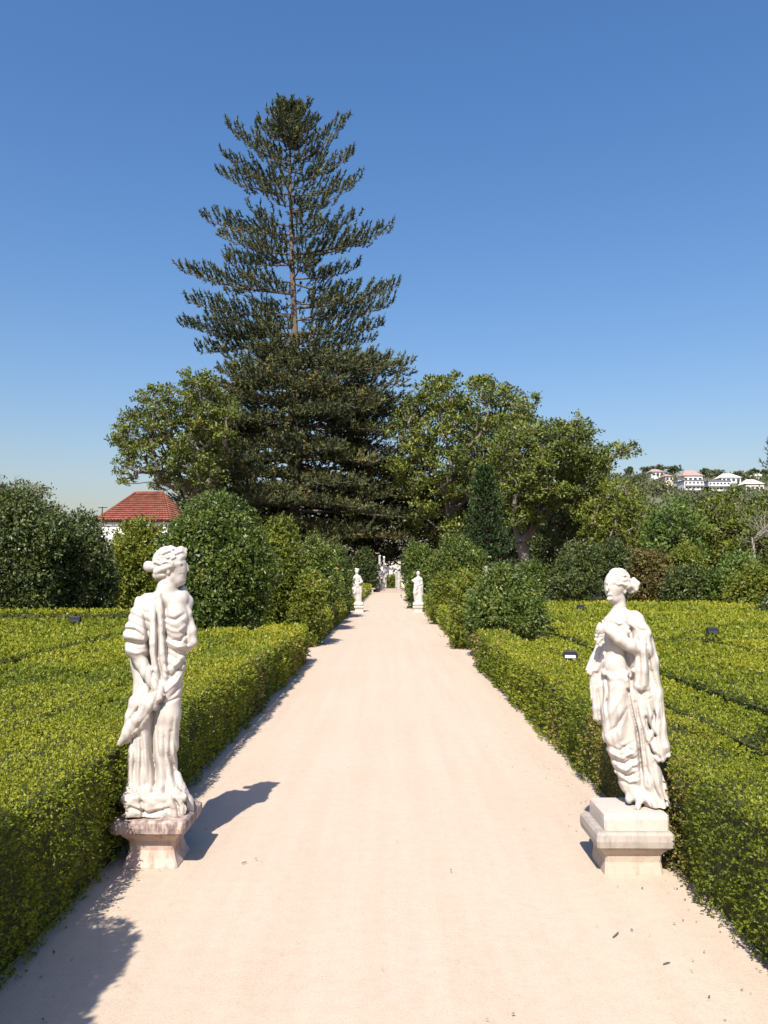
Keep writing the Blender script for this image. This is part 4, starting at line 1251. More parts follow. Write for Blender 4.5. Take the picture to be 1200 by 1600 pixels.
hedge('box_hedge', -13, -4.3, 17.3, 18.3, 0.76, 'slightly raised far hedge strip at the foot of the dark shrubs', GH, 141, sides=(0.1, 0.4, 1.2, 0.2), dens=0.9)
# along the path, farther off
for s, yy in ((1, [(17.8, 24.2), (26.0, 32.4), (33.8, 50), (50.4, 68.5)]), (-1, [(18.3, 24.4), (26.0, 32.2), (33.8, 50), (50.4, 68.5)])):
    nm = ['next clipped path hedge beyond the tall clipped end bush', 'path hedge leading up to the distant statue', 'path hedge running on behind the distant statue', 'last path hedge before the garden gate']
    for q, (a_, b_) in enumerate(yy):
        hedge('box_hedge', *((1.54, 2.2) if s > 0 else (-2.25, -1.60)), a_, b_, 0.62 if s > 0 else 0.66, nm[q] + (' on the sunlit side' if s > 0 else ' on the shaded side'), GH, 150 + q + (10 if s < 0 else 0), dry=0.4, sides=(1, 0.3, 1, 0.3) if s > 0 else (0.3, 1, 1, 0.3))
# taller clipped end bushes in the hedge line
def end_bush(x0, x1, y0, y1, h, label, seed):
    cx, cy, hx, hy = (x0 + x1) / 2, (y0 + y1) / 2, (x1 - x0) / 2, (y1 - y0) / 2
    L = [(0, 0, h * 0.36, hx, hy, h * 0.36), (0.04, 0.05, h * 0.68, hx * 0.92, hy * 0.9, h * 0.32), (-0.05, -0.1, h * 0.22, hx * 1.05, hy, h * 0.24)]
    shrub('end_bush', (cx, cy, 0), L, label, 'tall bushes at the hedge ends', seed, leaf=0.055, mat='yellow_leaf', rough=0.14, tint=0.42)

end_bush(1.42, 2.1, 16.4, 17.7, 1.62, 'upright bush with browned foot at the hedge end, sunlit side of the path', 201)
end_bush(1.44, 2.15, 24.5, 25.7, 1.65, 'narrow upright bush in the hedge line before the distant statue with bent elbow', 202)
end_bush(-2.25, -1.5, 16.9, 18.2, 1.60, 'upright bush with dry twigs ending the hedge on the shaded side of the path', 203)
hedge('box_hedge', -2.3, -1.42, 2.07, 2.66, 1.2, 'lower step of the tall hedge end just outside the picture', GH, 206, sides=(0.4, 1.6, 0.4, 1), dens=1.5)
hedge('box_hedge', -2.3, -1.42, -1.2, 2.05, 1.75, 'tall hedge end just outside the picture whose jagged shadow falls on the sand', GH, 205, sides=(0.4, 1.6, 0.4, 1.6), dens=1.6)
end_bush(-2.2, -1.55, 24.6, 25.8, 1.62, 'narrow upright bush in the hedge line before the distant statue with swelling cloth', 204)

# ================================================================== shrubs
GS = 'rounded garden shrubs'
kw = dict(group=GS)
shrub_px('shrub', 242, 428, 772, 14.6, 'largest glossy green shrub, rising right behind the profile statue', 301, n=9, leaf=0.050, tint=0.46, **kw)
shrub_px('shrub', 385, 478, 815, 18.0, 'olive green shrub between the largest shrub and the path', 302, n=6, leaf=0.055, mat='yellow_leaf', tint=0.35, **kw)
shrub_px('shrub', 448, 528, 838, 22.0, 'green shrub leaning over the shaded hedge before the distant statue', 303, n=6, leaf=0.06, tint=0.55, **kw)
shrub_px('shrub', 500, 551, 850, 28.5, 'round green shrub just short of the distant statue on the shaded side', 304, n=5, leaf=0.07, tint=0.45, **kw)
shrub_px('shrub', 160, 270, 814, 24.0, 'yellowish shrub in the gap behind the profile statue head', 305, n=6, leaf=0.075, mat='yellow_leaf', tint=0.5, dens=1.7, **kw)
shrub_px('shrub', -70, 112, 768, 18.9, 'tall dark shrub at the picture edge below the grey trees', 306, n=9, leaf=0.065, mat='dark_leaf', tint=0.52, **kw)
shrub_px('shrub', 66, 182, 798, 20.0, 'tall dark shrub beside the tiled house with deep shade at its foot', 307, n=8, leaf=0.065, mat='dark_leaf', tint=0.48, **kw)
shrub_px('shrub', 722, 854, 886, 15.0, 'low spreading shrub with bare stems beside the sunlit path hedge', 308, n=8, leaf=0.050, tint=0.5, **kw)
shrub_px('shrub', 664, 758, 836, 27.0, 'tall round shrub beside the distant statue with bent elbow', 309, n=7, leaf=0.065, tint=0.52, **kw)
shrub_px('shrub', 634, 692, 852, 36.5, 'round shrub past the distant statue at the dark end of the path', 310, n=5, leaf=0.085, tint=0.5, **kw)
shrub_px('shrub', 796, 862, 876, 34.0, 'small shrub at the foot of the grey fig trunk', 311, n=5, leaf=0.08, tint=0.42, **kw)
shrub_px('shrub', 860, 942, 849, 33.0, 'clipped round dark shrub standing alone behind the low hedges', 312, n=7, leaf=0.08, mat='dark_leaf', tint=0.55, rough=0.08, **kw)
shrub_px('shrub', 984, 1050, 862, 32.5, 'rust coloured shrub right behind the garland statue head', 313, n=6, leaf=0.085, mat='rust_leaf', **kw)
shrub_px('shrub', 930, 990, 842, 35.5, 'dark green shrub between the round shrub and the rust coloured one', 314, n=6, leaf=0.085, mat='dark_leaf', **kw)
shrub_px('shrub', 1036, 1098, 886, 29.0, 'dark shrub at the hedge edge next to the rust coloured shrub', 315, n=6, leaf=0.075, mat='dark_leaf', tint=0.55, **kw)
shrub_px('shrub', 1092, 1148, 892, 28.6, 'dark pointed shrub at the hedge edge next to the yellowish thicket', 316, n=6, leaf=0.075, mat='shrub_leaf', tint=0.4, **kw)
shrub_px('shrub', 1136, 1218, 884, 26.5, 'yellowish olive shrub at the picture edge behind the low hedges', 317, n=7, leaf=0.075, mat='yellow_leaf', tint=0.42, **kw)
shrub_px('shrub', 1188, 1250, 928, 21.0, 'small dark bush cut off by the picture edge', 318, n=5, leaf=0.065, mat='dark_leaf', **kw)
shrub_px('shrub', 1040, 1110, 850, 36, 'green shrub with ochre tips above the dark hedge-edge shrubs', 319, n=6, leaf=0.095, mat='yellow_leaf', tint=0.45, **kw)
shrub('shrub', (2.95, 3.5, 0), [(0, 0, 1.2, 0.62, 0.62, 1.1), (0.2, 0.1, 1.9, 0.55, 0.5, 0.6), (-0.2, 0.2, 1.6, 0.5, 0.5, 0.6)], 'rounded shrub just outside the picture whose shadow darkens the low hedge', GS, 320, leaf=0.06)

# ================================================================== the great araucaria
YP = 80.0
KS = YP / 58.0
pb = W(461, 900, YP); pb[2] = 0
def zpx(py):
    return float(W(460, py, YP)[2])
MPX = YP / F_PX
ztop = zpx(168)
tpts = [(0, 0, 0), (0, 0, zpx(600)), (W(456, 400, YP)[0] - pb[0], 0, zpx(400)), (W(452, 150, YP)[0] - pb[0], 0, ztop)]
ext_y = [150, 178, 200, 235, 262, 290, 320, 345, 368, 395, 425, 455, 480, 510, 540, 556, 570, 600, 640, 700, 760, 820, 855]
ext_l = [8, 38, 70, 72, 90, 90, 92, 100, 95, 98, 120, 125, 125, 120, 90, 45, 70, 125, 172, 196, 205, 200, 120]
ext_r = [15, 42, 70, 72, 90, 95, 95, 95, 105, 100, 115, 125, 125, 120, 110, 140, 190, 196, 190, 190, 200, 205, 160]
wh = []
z = ztop - 0.25
rngw = np.random.default_rng(77)
hi_ = dict(sp=0.46 * KS, tl=0.80 * KS, up=0.95, fan=1.0, fup=0.0, curl=0.12)
while z > 5:
    lo, hi = 100.0, 900.0
    for _ in range(30):
        m_ = (lo + hi) / 2
        if zpx(m_) > z: lo = m_
        else: hi = m_
    py = (lo + hi) / 2
    l = np.interp(py, ext_y, ext_l) * MPX * rngw.uniform(0.85, 1.04); r = np.interp(py, ext_y, ext_r) * MPX * rngw.uniform(0.85, 1.04)
    t = (py - 150) / 400
    if py < 240:
        l, r = np.interp(py, [165, 185, 205, 240], [10, 30, 48, 60]) * MPX * rngw.uniform(0.85, 1.1), np.interp(py, [165, 185, 205, 240], [14, 34, 50, 62]) * MPX * rngw.uniform(0.85, 1.1)
        wh.append(dict(hi_, z=z - 0.2, n=6, left=l, right=r, rise=0.36, droop=0.05, tip=0.05, bare=0.15, sp=0.40 * KS, tl=0.62 * KS, fan=0.9)); z -= 0.62 * KS
    elif py < 548:
        wh.append(dict(hi_, z=z - 0.03 * (l + r) * (1 - t), n=4, left=l * 0.9, right=r * 0.9, rise=0.20 - 0.24 * t, droop=0.07, tip=0.05, bare=0.22, jit=0.5, rmin=0.45)); z -= 1.45 * KS
    else:
        wh.append(dict(z=z + 0.06 * (l + r) / 2, n=12, left=l, right=r, rise=-0.16, droop=-0.03, tip=0.06, sp=0.50 * KS, tl=0.85 * KS, up=0.45, fan=0.85, fup=-0.12, curl=0.02, bare=0.38, jit=0.8, rmin=0.80, tone=0.14)); z -= 0.9 * KS  # raised tone paints sunlit highlights into the self-shadowed lower whorls
ext_b = []
rb_ = np.random.default_rng(78)
for ty, tx_, tpy in [(258, 360, 201), (290, 355, 249), (304, 348, 276), (366, 323, 344), (398, 348, 371), (414, 357, 405), (458, 287, 424), (494, 299, 474), (512, 330, 498), (524, 291, 512), (528, 318, 552), (520, 345, 530),
                     (258, 538, 192), (286, 548, 244), (306, 558, 284), (330, 540, 300), (372, 558, 340), (398, 604, 361), (404, 562, 378), (436, 556, 420), (482, 616, 450), (500, 608, 478), (522, 592, 510), (545, 575, 535),
                     (575, 636, 570), (590, 348, 584), (560, 400, 556)]:
    dd = rb_.uniform(-1.6, 1.2)
    p2 = W(tx_, tpy, YP + dd) - pb
    x0 = np.interp(zpx(ty), [q[2] for q in tpts], [q[0] for q in tpts])
    p0 = np.array([x0, 0, zpx(ty)])
    sag = 0.06 if ty < 545 else 0.0
    p1 = p0 + (p2 - p0) * 0.55 + np.array([0, 0, -sag * np.linalg.norm(p2 - p0) - 0.15 * (p2 - p0)[2]])
    ext_b.append((p0, p1, p2, dict(hi_, bare=0.16)))
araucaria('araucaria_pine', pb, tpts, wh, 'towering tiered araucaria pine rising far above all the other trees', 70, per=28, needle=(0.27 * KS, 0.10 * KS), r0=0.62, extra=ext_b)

# the young one on the right
YQ = 38.0
qb = W(759, 900, YQ); qb[2] = 0
mq = YQ / F_PX
ztq = float(W(757, 735, YQ)[2])
whq = []
z = ztq - 0.1
while z > 0.6:
    f = (ztq - z) / ztq
    ex = mq * (6 + 46 * f ** 0.8)
    whq.append(dict(z=z, n=8, left=ex, right=ex, rise=-0.10, droop=0.10, tip=0.26, sp=0.13, tl=0.30, up=0.3, bare=0.06, fan=0.85, jit=0.06))
    z -= 0.36
araucaria('young_araucaria', qb, [(0, 0, 0), (0, 0, ztq)], whq, 'small dark green conical araucaria with neat tiers before the fig tree', 71, mat='young_needle', per=14, needle=(0.13, 0.065), r0=0.12)

# ================================================================== broadleaf trees
GT = 'trees around the garden'
poly_f1 = [(618, 625), (640, 592), (680, 585), (725, 584), (775, 590), (800, 606), (838, 618), (850, 650), (832, 690), (810, 720), (800, 780), (770, 830), (720, 850), (660, 850), (625, 800), (612, 720)]
t_f1 = W(712, 900, 74); t_f1[2] = 0
cl = poly_clumps(poly_f1, 74, 7.0, 300, 0.85, 1.6, 401, 0.5)
tree('fig_tree', [t_f1, t_f1 + [0, 0, 2.2], W(705, 800, 74)], cl, 'broad dark fig tree crown leaning against the great araucaria', 401, leaf=0.30, per=125, group=GT, r0=0.6, limbs=[[W(705, 800, 74), W(680, 740, 73), W(660, 670, 73)], [W(705, 800, 74), W(735, 720, 74), W(748, 650, 73)], [W(705, 800, 74), W(770, 740, 72), W(800, 660, 73)]])
poly_f2 = [(770, 690), (800, 655), (845, 660), (880, 645), (915, 650), (928, 690), (960, 690), (1004, 694), (985, 718), (955, 730), (950, 770), (940, 800), (900, 815), (862, 800), (850, 800), (838, 832), (796, 838), (778, 780), (768, 730)]
t_f2 = W(827, 905, 50); t_f2[2] = 0
cl = poly_clumps(poly_f2, 50, 4.5, 260, 0.5, 1.0, 402, 0.4)
tree('fig_tree', [t_f2, W(818, 860, 50), W(805, 822, 50)], cl, 'fig tree with thick pale leaning trunk beside the young araucaria', 402, leaf=0.20, per=120, group=GT, r0=0.36, limbs=[[W(805, 822, 50), W(790, 790, 49.5), W(795, 740, 49)], [W(818, 850, 50), W(845, 810, 50), W(878, 760, 49), W(905, 700, 49)], [W(845, 810, 50), W(850, 750, 51), W(840, 690, 50)], [W(905, 700, 49), W(950, 720, 49), W(990, 698, 49)]])
poly_f3 = [(170, 690), (190, 650), (210, 620), (245, 598), (290, 578), (325, 574), (345, 590), (372, 640), (380, 720), (340, 780), (290, 770), (240, 762), (215, 740), (190, 772), (175, 740), (182, 715)]
t_f3 = W(318, 900, 64); t_f3[2] = 0
cl = poly_clumps(poly_f3, 64, 5.0, 210, 0.6, 1.15, 403, 0.4)
tree('fig_tree', [t_f3, W(318, 830, 64), W(312, 780, 64)], cl, 'spreading tree over the tiled roof, half hidden by the great araucaria', 403, leaf=0.24, per=125, group=GT, r0=0.45, limbs=[[W(312, 780, 64), W(270, 730, 63), W(215, 690, 63)], [W(312, 780, 64), W(300, 690, 64), W(290, 620, 63)], [W(312, 780, 64), W(350, 700, 65), W(345, 640, 64)]])
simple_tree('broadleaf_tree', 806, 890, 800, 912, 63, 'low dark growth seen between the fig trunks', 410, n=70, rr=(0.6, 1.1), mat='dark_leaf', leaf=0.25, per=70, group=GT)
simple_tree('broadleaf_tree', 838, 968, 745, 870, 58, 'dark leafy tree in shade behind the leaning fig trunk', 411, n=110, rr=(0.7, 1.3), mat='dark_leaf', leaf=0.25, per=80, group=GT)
simple_tree('broadleaf_tree', 908, 1030, 752, 895, 46, 'olive tree-sized thicket with ochre tips under the fig branches', 412, n=110, rr=(0.6, 1.1), mat='yellow_leaf', leaf=0.18, per=80, group=GT, tint=0.42)
simple_tree('broadleaf_tree', 1000, 1108, 778, 915, 42, 'bright green bushy tree above the rust coloured shrub', 413, n=110, rr=(0.5, 1.0), mat='green_leaf', leaf=0.18, per=85, group=GT, tint=0.5)
simple_tree('broadleaf_tree', 1085, 1185, 772, 930, 44, 'yellow green bushy tree below the white hillside houses', 414, n=110, rr=(0.5, 1.1), mat='yellow_leaf', leaf=0.18, per=80, group=GT, tint=0.36)
simple_tree('broadleaf_tree', 1160, 1280, 768, 930, 40, 'green bushy tree cut by the picture edge below the cream house', 415, n=110, rr=(0.5, 1.0), mat='yellow_leaf', leaf=0.17, per=80, group=GT, tint=0.30)
simple_tree('broadleaf_tree', 1128, 1190, 860, 950, 34, 'low green tree with dark hollow behind the yellowish shrub', 416, n=60, rr=(0.4, 0.8), mat='green_leaf', leaf=0.14, per=80, group=GT)
simple_tree('broadleaf_tree', -60, 92, 745, 850, 35, 'loose grey green tree above the dark shrubs at the picture edge', 417, n=100, rr=(0.45, 0.8), mat='grey_leaf', leaf=0.13, per=60, group=GT)
simple_tree('broadleaf_tree', -90, 30, 742, 840, 41, 'darker tree behind the grey green tree at the picture edge', 418, n=70, rr=(0.5, 0.9), mat='dark_leaf', leaf=0.16, per=80, group=GT)
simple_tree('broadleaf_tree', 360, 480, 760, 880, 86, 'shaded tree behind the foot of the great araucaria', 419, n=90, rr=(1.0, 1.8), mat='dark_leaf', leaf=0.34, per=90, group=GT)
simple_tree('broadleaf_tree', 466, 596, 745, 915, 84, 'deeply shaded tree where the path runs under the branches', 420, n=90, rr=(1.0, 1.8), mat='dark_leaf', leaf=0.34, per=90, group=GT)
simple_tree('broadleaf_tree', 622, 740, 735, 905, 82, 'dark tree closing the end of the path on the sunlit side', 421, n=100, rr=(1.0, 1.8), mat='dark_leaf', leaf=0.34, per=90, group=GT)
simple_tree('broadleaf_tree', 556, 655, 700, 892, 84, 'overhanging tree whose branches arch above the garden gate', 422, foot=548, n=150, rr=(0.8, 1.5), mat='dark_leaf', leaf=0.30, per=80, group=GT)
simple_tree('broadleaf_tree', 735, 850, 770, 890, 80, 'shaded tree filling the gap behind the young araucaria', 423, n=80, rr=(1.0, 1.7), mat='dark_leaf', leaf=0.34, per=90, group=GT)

simple_tree('broadleaf_tree', 690, 830, 690, 880, 80, 'dense shaded tree behind the gap between the two fig crowns', 424, n=120, rr=(0.9, 1.6), mat='fig_leaf', leaf=0.32, per=80, group=GT, tint=0.3)
simple_tree('broadleaf_tree', 840, 965, 690, 860, 64, 'dense tree closing the fig canopy towards the hillside', 425, n=120, rr=(0.8, 1.4), mat='fig_leaf', leaf=0.27, per=80, group=GT, tint=0.36)

# dead branches among the thicket
def dead_tree(px, py_base, py_top, spread, depth, label, seed):
    rng = np.random.default_rng(seed)
    b = W(px, 900, depth); b[2] = 0
    o = tag(None or bpy.data.objects.new('dead_tree', None), label, 'tree', 'bare grey trees')
    COL.objects.link(o); o.location = b
    zt = W(px, py_top, depth)[2]; z0 = W(px, py_base, depth)[2]
    a = Acc()
    tube(a, [np.array([0, 0, 0]), np.array([0.1, 0, z0 * 0.5]), np.array([0, 0, z0])], [0.10, 0.08, 0.06], 6)
    put('trunk', a.mesh('trunk', M['dead_wood']), o)
    a = Acc()
    sp = spread / F_PX * depth
    def br(p, d, L, r, lev):
        n = 4
        pts = [p]
        for k in range(n):
            d = unit(d + rng.normal(0, 0.16, 3) + np.array([0, 0, 0.05]))
            pts.append(pts[-1] + d * L / n)
        tube(a, pts, np.linspace(r, r * 0.5, n + 1) * 0.5, 5)
        if lev:
            for k in range(3):
                br(pts[rng.integers(1, n + 1)], unit(d + rng.normal(0, 0.55, 3)), L * 0.62, r * 0.6, lev - 1)
    for k in range(8):
        an = rng.uniform(0, 2 * math.pi)
        br(np.array([0, 0, z0 * rng.uniform(0.85, 1.0)]), unit(np.array([math.cos(an), math.sin(an) - 0.5, rng.uniform(0.3, 1.1)])), sp * rng.uniform(0.7, 1.0), 0.035, 2)
    put('branches', a.mesh('branches', M['dead_wood']), o)

dead_tree(1178, 840, 790, 52, 37.5, 'bare pale dead branches sticking out of the thicket near the picture edge', 431)

# twigs of a conifer standing just outside the picture
eb = W(1262, 900, 40); eb[2] = 0
whe = []
for k in range(22):
    zz = 11.5 - 0.5 * k
    ex = (0.3 + 0.13 * (11.5 - zz) ** 0.8) * 2.2
    whe.append(dict(z=zz, n=6, left=ex, right=ex, rise=0.1, droop=0.05, tip=0.12, sp=0.5, tl=0.5, up=0.35, bare=0.2, fan=0.6))
araucaria('conifer_tree', eb, [(0, 0, 0), (0, 0, 11.6)], whe, 'conifer mostly outside the picture, only branch tips showing against the sky', 433, mat='young_needle', per=14, needle=(0.18, 0.05), r0=0.2)

# ================================================================== house with the tiled roof
def tiled_slope(acc, A, B, C, Dd, rows, cols):
    """A-B eave, Dd-C ridge; rolled tiles in stepped rows"""
    A, B, C, Dd = (np.array(p, float) for p in (A, B, C, Dd))
    nrm = unit(np.cross(B - A, Dd - A))
    acc.add([A, B, C, Dd], Q=[[0, 1, 2, 3]])
    for r in range(rows):
        f0, f1 = r / rows, (r + 1) / rows
        nu = cols * 4
        u = np.linspace(0, 1, nu + 1)
        bump = 0.045 * np.abs(np.sin(u * cols * math.pi))
        V = []
        for f, h in ((f0, 0.055), (f1, 0.012)):
            p0 = A + (Dd - A) * f; p1 = B + (C - B) * f
            V.append(p0 + (p1 - p0) * u[:, None] + nrm * (bump + h)[:, None])
        V = np.concatenate(V)
        i = np.arange(nu)
        acc.add(V, Q=np.stack([i, i + 1, i + nu + 2, i + nu + 1], -1))

YH = 46.0
hw = lambda px, py, d=YH: W(px, py, d)
house = thing('tiled_house', 'white walled house with weathered red tiled hip roof behind the shrubs', 'house', (hw(215, 900)[0], YH + 3.5, 0))
ho = np.array(house.location)
xl, xr = hw(148, 812)[0] - ho[0], hw(262, 812)[0] - ho[0]
ze, zr = hw(150, 813)[2], W(225, 771, YH + 3.5)[2]
wy0, wy1 = -3.3, 3.3
box_part('wall', house, M['whitewash'], xl + 0.25, xr - 0.15, wy0 + 0.3, wy1 - 0.3, 0, ze - 0.02)
a = Acc()
e0, e1, e2, e3 = (xl, wy0, ze), (xr + 0.1, wy0, ze), (xr + 0.1, wy1, ze), (xl, wy1, ze)
r0_, r1_ = (W(212, 770, YH + 3.5)[0] - ho[0], 0, zr), (W(256, 770, YH + 3.5)[0] - ho[0], 0, zr)
tiled_slope(a, e0, e1, r1_, r0_, 14, 22)
tiled_slope(a, e3, e0, r0_, r0_, 12, 26)
tiled_slope(a, e2, e3, r0_, r1_, 10, 20)
tiled_slope(a, e1, e2, r1_, r1_, 12, 26)
box(a, xl + 0.1, xr, wy0 + 0.1, wy1 - 0.1, ze - 0.05, ze - 0.01)
roof = put('roof', a.mesh('roof', M['roof_tile'], smooth=False), house)
a = Acc()
tube(a, [np.array(r0_) + [0, 0, 0.05], np.array(r1_) + [0, 0, 0.05]], 0.10, 8)
tube(a, [np.array(e0) + [0, 0, 0.06], np.array(r0_) + [0, 0, 0.05]], 0.09, 8)
put('ridge_tiles', a.mesh('ridge_tiles', M['roof_tile'], smooth=True), roof)
box_part('cornice', house, M['whitewash'], xl + 0.18, xr - 0.1, wy0 + 0.22, wy1 - 0.22, ze - 0.28, ze - 0.06)
for k in range(2):
    xx = xl + 1.2 + 1.7 * k
    w_ = box_part('window', house, M['glass_dark'], xx, xx + 0.8, wy0 + 0.27, wy0 + 0.32, ze - 2.2, ze - 0.9)
    box_part('frame', w_, M['cream_wall'], xx - 0.08, xx + 0.88, wy0 + 0.275, wy0 + 0.31, ze - 2.28, ze - 0.82)
ant = thing('aerial', 'thin television aerial pole beside the tiled roof', 'aerial', (hw(147, 900)[0], YH + 1, 0))
a = Acc()
za = W(147, 792, YH + 1)[2]
tube(a, [(0, 0, 0), (0, 0, za)], 0.03, 6)
put('pole', a.mesh('pole', M['black_metal']), ant)
a = Acc()
tube(a, [(-0.25, 0, za - 0.05), (0.3, 0, za - 0.03)], 0.02, 5)
for k in range(5):
    tube(a, [(-0.2 + 0.1 * k, -0.2, za - 0.04), (-0.2 + 0.1 * k, 0.2, za - 0.04)], 0.012, 4)
put('antenna', a.mesh('antenna', M['black_metal']), ant)

# ================================================================== gate and what lies beyond
YG = 71.0
for q, (dy, hgt) in enumerate(((0.0, 0.14), (0.45, 0.28))):
    o = box_part('step', None, M['red_stone'] if q == 0 else M['grey_stone'], -2.4, 1.9 - 0.3 * q, YG + dy, YG + 9.0, 0.0 + (0.004 if q == 0 else 0.141), hgt, 0.015)
    tag(o, ['lower wide stone step at the end of the path', 'upper stone step carrying the gate posts'][q], 'step', 'steps at the path end')
def post(px, pyt, w, label, d=YG + 2.0, name='gate_post', cap=True):
    c = W(px, 915, d)
    zt = W(px, pyt, d)[2]
    o = thing(name, label, 'post', (c[0], d, 0.28), 0, 'gate posts')
    square_loft('shaft', [(0, w, w), (zt * 0.5, w * 0.98, w * 0.98), (zt - 0.28, w * 0.95, w * 0.95)], M['gate_paint'], o, int(px))
    if cap:
        square_loft('cap', [(zt - 0.279, w * 1.25, w * 1.25), (zt - 0.18, w * 1.35, w * 1.35), (zt - 0.10, w * 0.6, w * 0.6)], M['whitewash'], o, int(px) + 1)
post(593, 870, 0.10, 'tall slim white post, nearer of the pair at the gate')
post(600, 872, 0.08, 'tall slim white post set farther back at the gate', YG + 4.5)
post(586, 892, 0.13, 'short cream post beside the dark hedge at the gate')
post(623, 890, 0.13, 'stout white post on the sunlit side of the gate opening')
post(619, 894, 0.07, 'slim white post inside the gate opening on the sunlit side', YG + 4.0)
def gate_leaf(px, label, ang):
    c = W(px, 915, YG + 3.0)
    o = thing('gate_leaf', label, 'gate', (c[0], YG + 3.0, 0.28), ang, 'open gate leaves')
    box_part('frame', o, M['gate_paint'], 0, 0.06, -0.03, 0.03, 0, 1.7)
    box_part('frame', o, M['gate_paint'], 1.14, 1.2, -0.03, 0.03, 0, 1.7)
    for zz in (0.1, 0.9, 1.62):
        box_part('rail', o, M['gate_paint'], 0.061, 1.139, -0.02, 0.02, zz, zz + 0.05)
    for k in range(7):
        box_part('bar', o, M['gate_paint'], 0.18 + 0.14 * k, 0.20 + 0.14 * k, -0.012, 0.012, 0.151, 0.899)
gate_leaf(594, 'open pale barred gate leaf on the shaded side', R(80))
gate_leaf(622, 'open pale barred gate leaf on the sunlit side', R(100))
wl = W(606, 900, YG + 6.2)
wall = thing('boundary_wall', 'white block wall seen through the gate opening', 'wall', (wl[0], YG + 6.2, 0))
xx = -1.7
k = 0
rngb = np.random.default_rng(5)
box_part('footing', wall, M['cream_wall'], -1.7, 1.7, 0.0, 0.4, 0, 1.6)
while xx < 1.1:
    w_ = rngb.uniform(0.5, 1.1)
    box_part('block', wall, M['whitewash'], xx, xx + w_ - 0.05, -0.05, 0.45, 1.602, 2.5 + rngb.uniform(-0.25, 0.3), 0.03)
    xx += w_
shrub_px('shrub', 607, 621, 898, YG + 5.4, 'small bush growing outside the gate opening', 330, n=4, leaf=0.12, mat='yellow_leaf', group=GS)
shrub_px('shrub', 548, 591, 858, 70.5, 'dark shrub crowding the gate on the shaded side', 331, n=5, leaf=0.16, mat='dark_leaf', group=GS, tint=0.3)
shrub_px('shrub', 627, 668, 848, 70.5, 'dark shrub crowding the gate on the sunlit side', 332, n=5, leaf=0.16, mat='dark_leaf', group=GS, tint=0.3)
bd = W(606, 900, 130)
bl = thing('white_building', 'pale building glimpsed through the leaves above the gate', 'building', (bd[0], 130, 0))
zb = W(606, 866, 130)[2]
box_part('wall', bl, M['cream_wall'], -5, 4, 0, 8, 0, zb)
box_part('roof', bl, M['pink_roof'], -5.4, 4.4, -0.4, 8.4, zb + 0.003, zb + 0.35)
for k in range(4):
    for j in range(2):
        w_ = box_part('window', bl, M['glass_dark'], -4.2 + 2.1 * k, -3.1 + 2.1 * k, -0.04, 0.02, 1.2 + 2.7 * j, 2.5 + 2.7 * j)
bench = thing('stone_bench', 'low stone bench in the shade before the gate', 'bench', (W(575, 915, 63)[0], 63, 0))
box_part('seat', bench, M['grey_stone'], -0.6, 0.6, -0.25, 0.25, 0.42, 0.52, 0.015)
for s in (-0.42, 0.3):
    box_part('leg', bench, M['grey_stone'], s, s + 0.14, -0.2, 0.2, 0, 0.419, 0.01)
pp = W(759.5, 900, 25.5)
o = thing('wooden_post', 'short weathered post standing between the garden shrubs', 'post', (pp[0], 25.5, 0))
square_loft('shaft', [(0, 0.055, 0.055), (1.0, 0.055, 0.055), (W(759, 884, 25.5)[2], 0.05, 0.05)], M['dead_wood'], o, 6)

# ================================================================== garden floodlights standing on the hedges
def floodlight(px, py, size, z, rz, label, lens=False):
    d = gdepth(py, z)
    c = W(px, py, d)
    o = thing('floodlight', label, 'floodlight', (c[0], d, 0), rz, 'garden floodlights')
    s = size
    a = Acc()
    tube(a, [(0, 0, 0), (0, 0, z - s * 0.2)], 0.018, 6)
    put('stake', a.mesh('stake', M['black_metal']), o)
    box_part('housing', o, M['black_metal'], -s / 2, s / 2, -s * 0.28, s * 0.28, z - s * 0.2, z + s * 0.38, s * 0.06)
    box_part('bracket', o, M['black_metal'], -s * 0.58, -s * 0.52, -s * 0.08, s * 0.08, z - s * 0.35, z + s * 0.2)
    box_part('bracket', o, M['black_metal'], s * 0.52, s * 0.58, -s * 0.08, s * 0.08, z - s * 0.35, z + s * 0.2)
    box_part('lens', o, M['lamp_lens'] if lens else M['glass_dark'], -s * 0.40, s * 0.40, -s * 0.36, -s * 0.285, z - s * 0.16, z + s * 0.05)
floodlight(891, 1024, 0.15, 0.66, R(-12), 'black floodlight with white lens on the hedge next to the garland statue', True)
floodlight(907, 949, 0.19, 0.68, R(6), 'small black floodlight far out on the hedges below the round dark shrub')
floodlight(1113, 986, 0.17, 0.68, R(-8), 'black floodlight in the low hedges beyond the garland statue shoulder')
floodlight(118, 969, 0.19, 0.72, R(10), 'black floodlight in front of the raised far hedge strip')

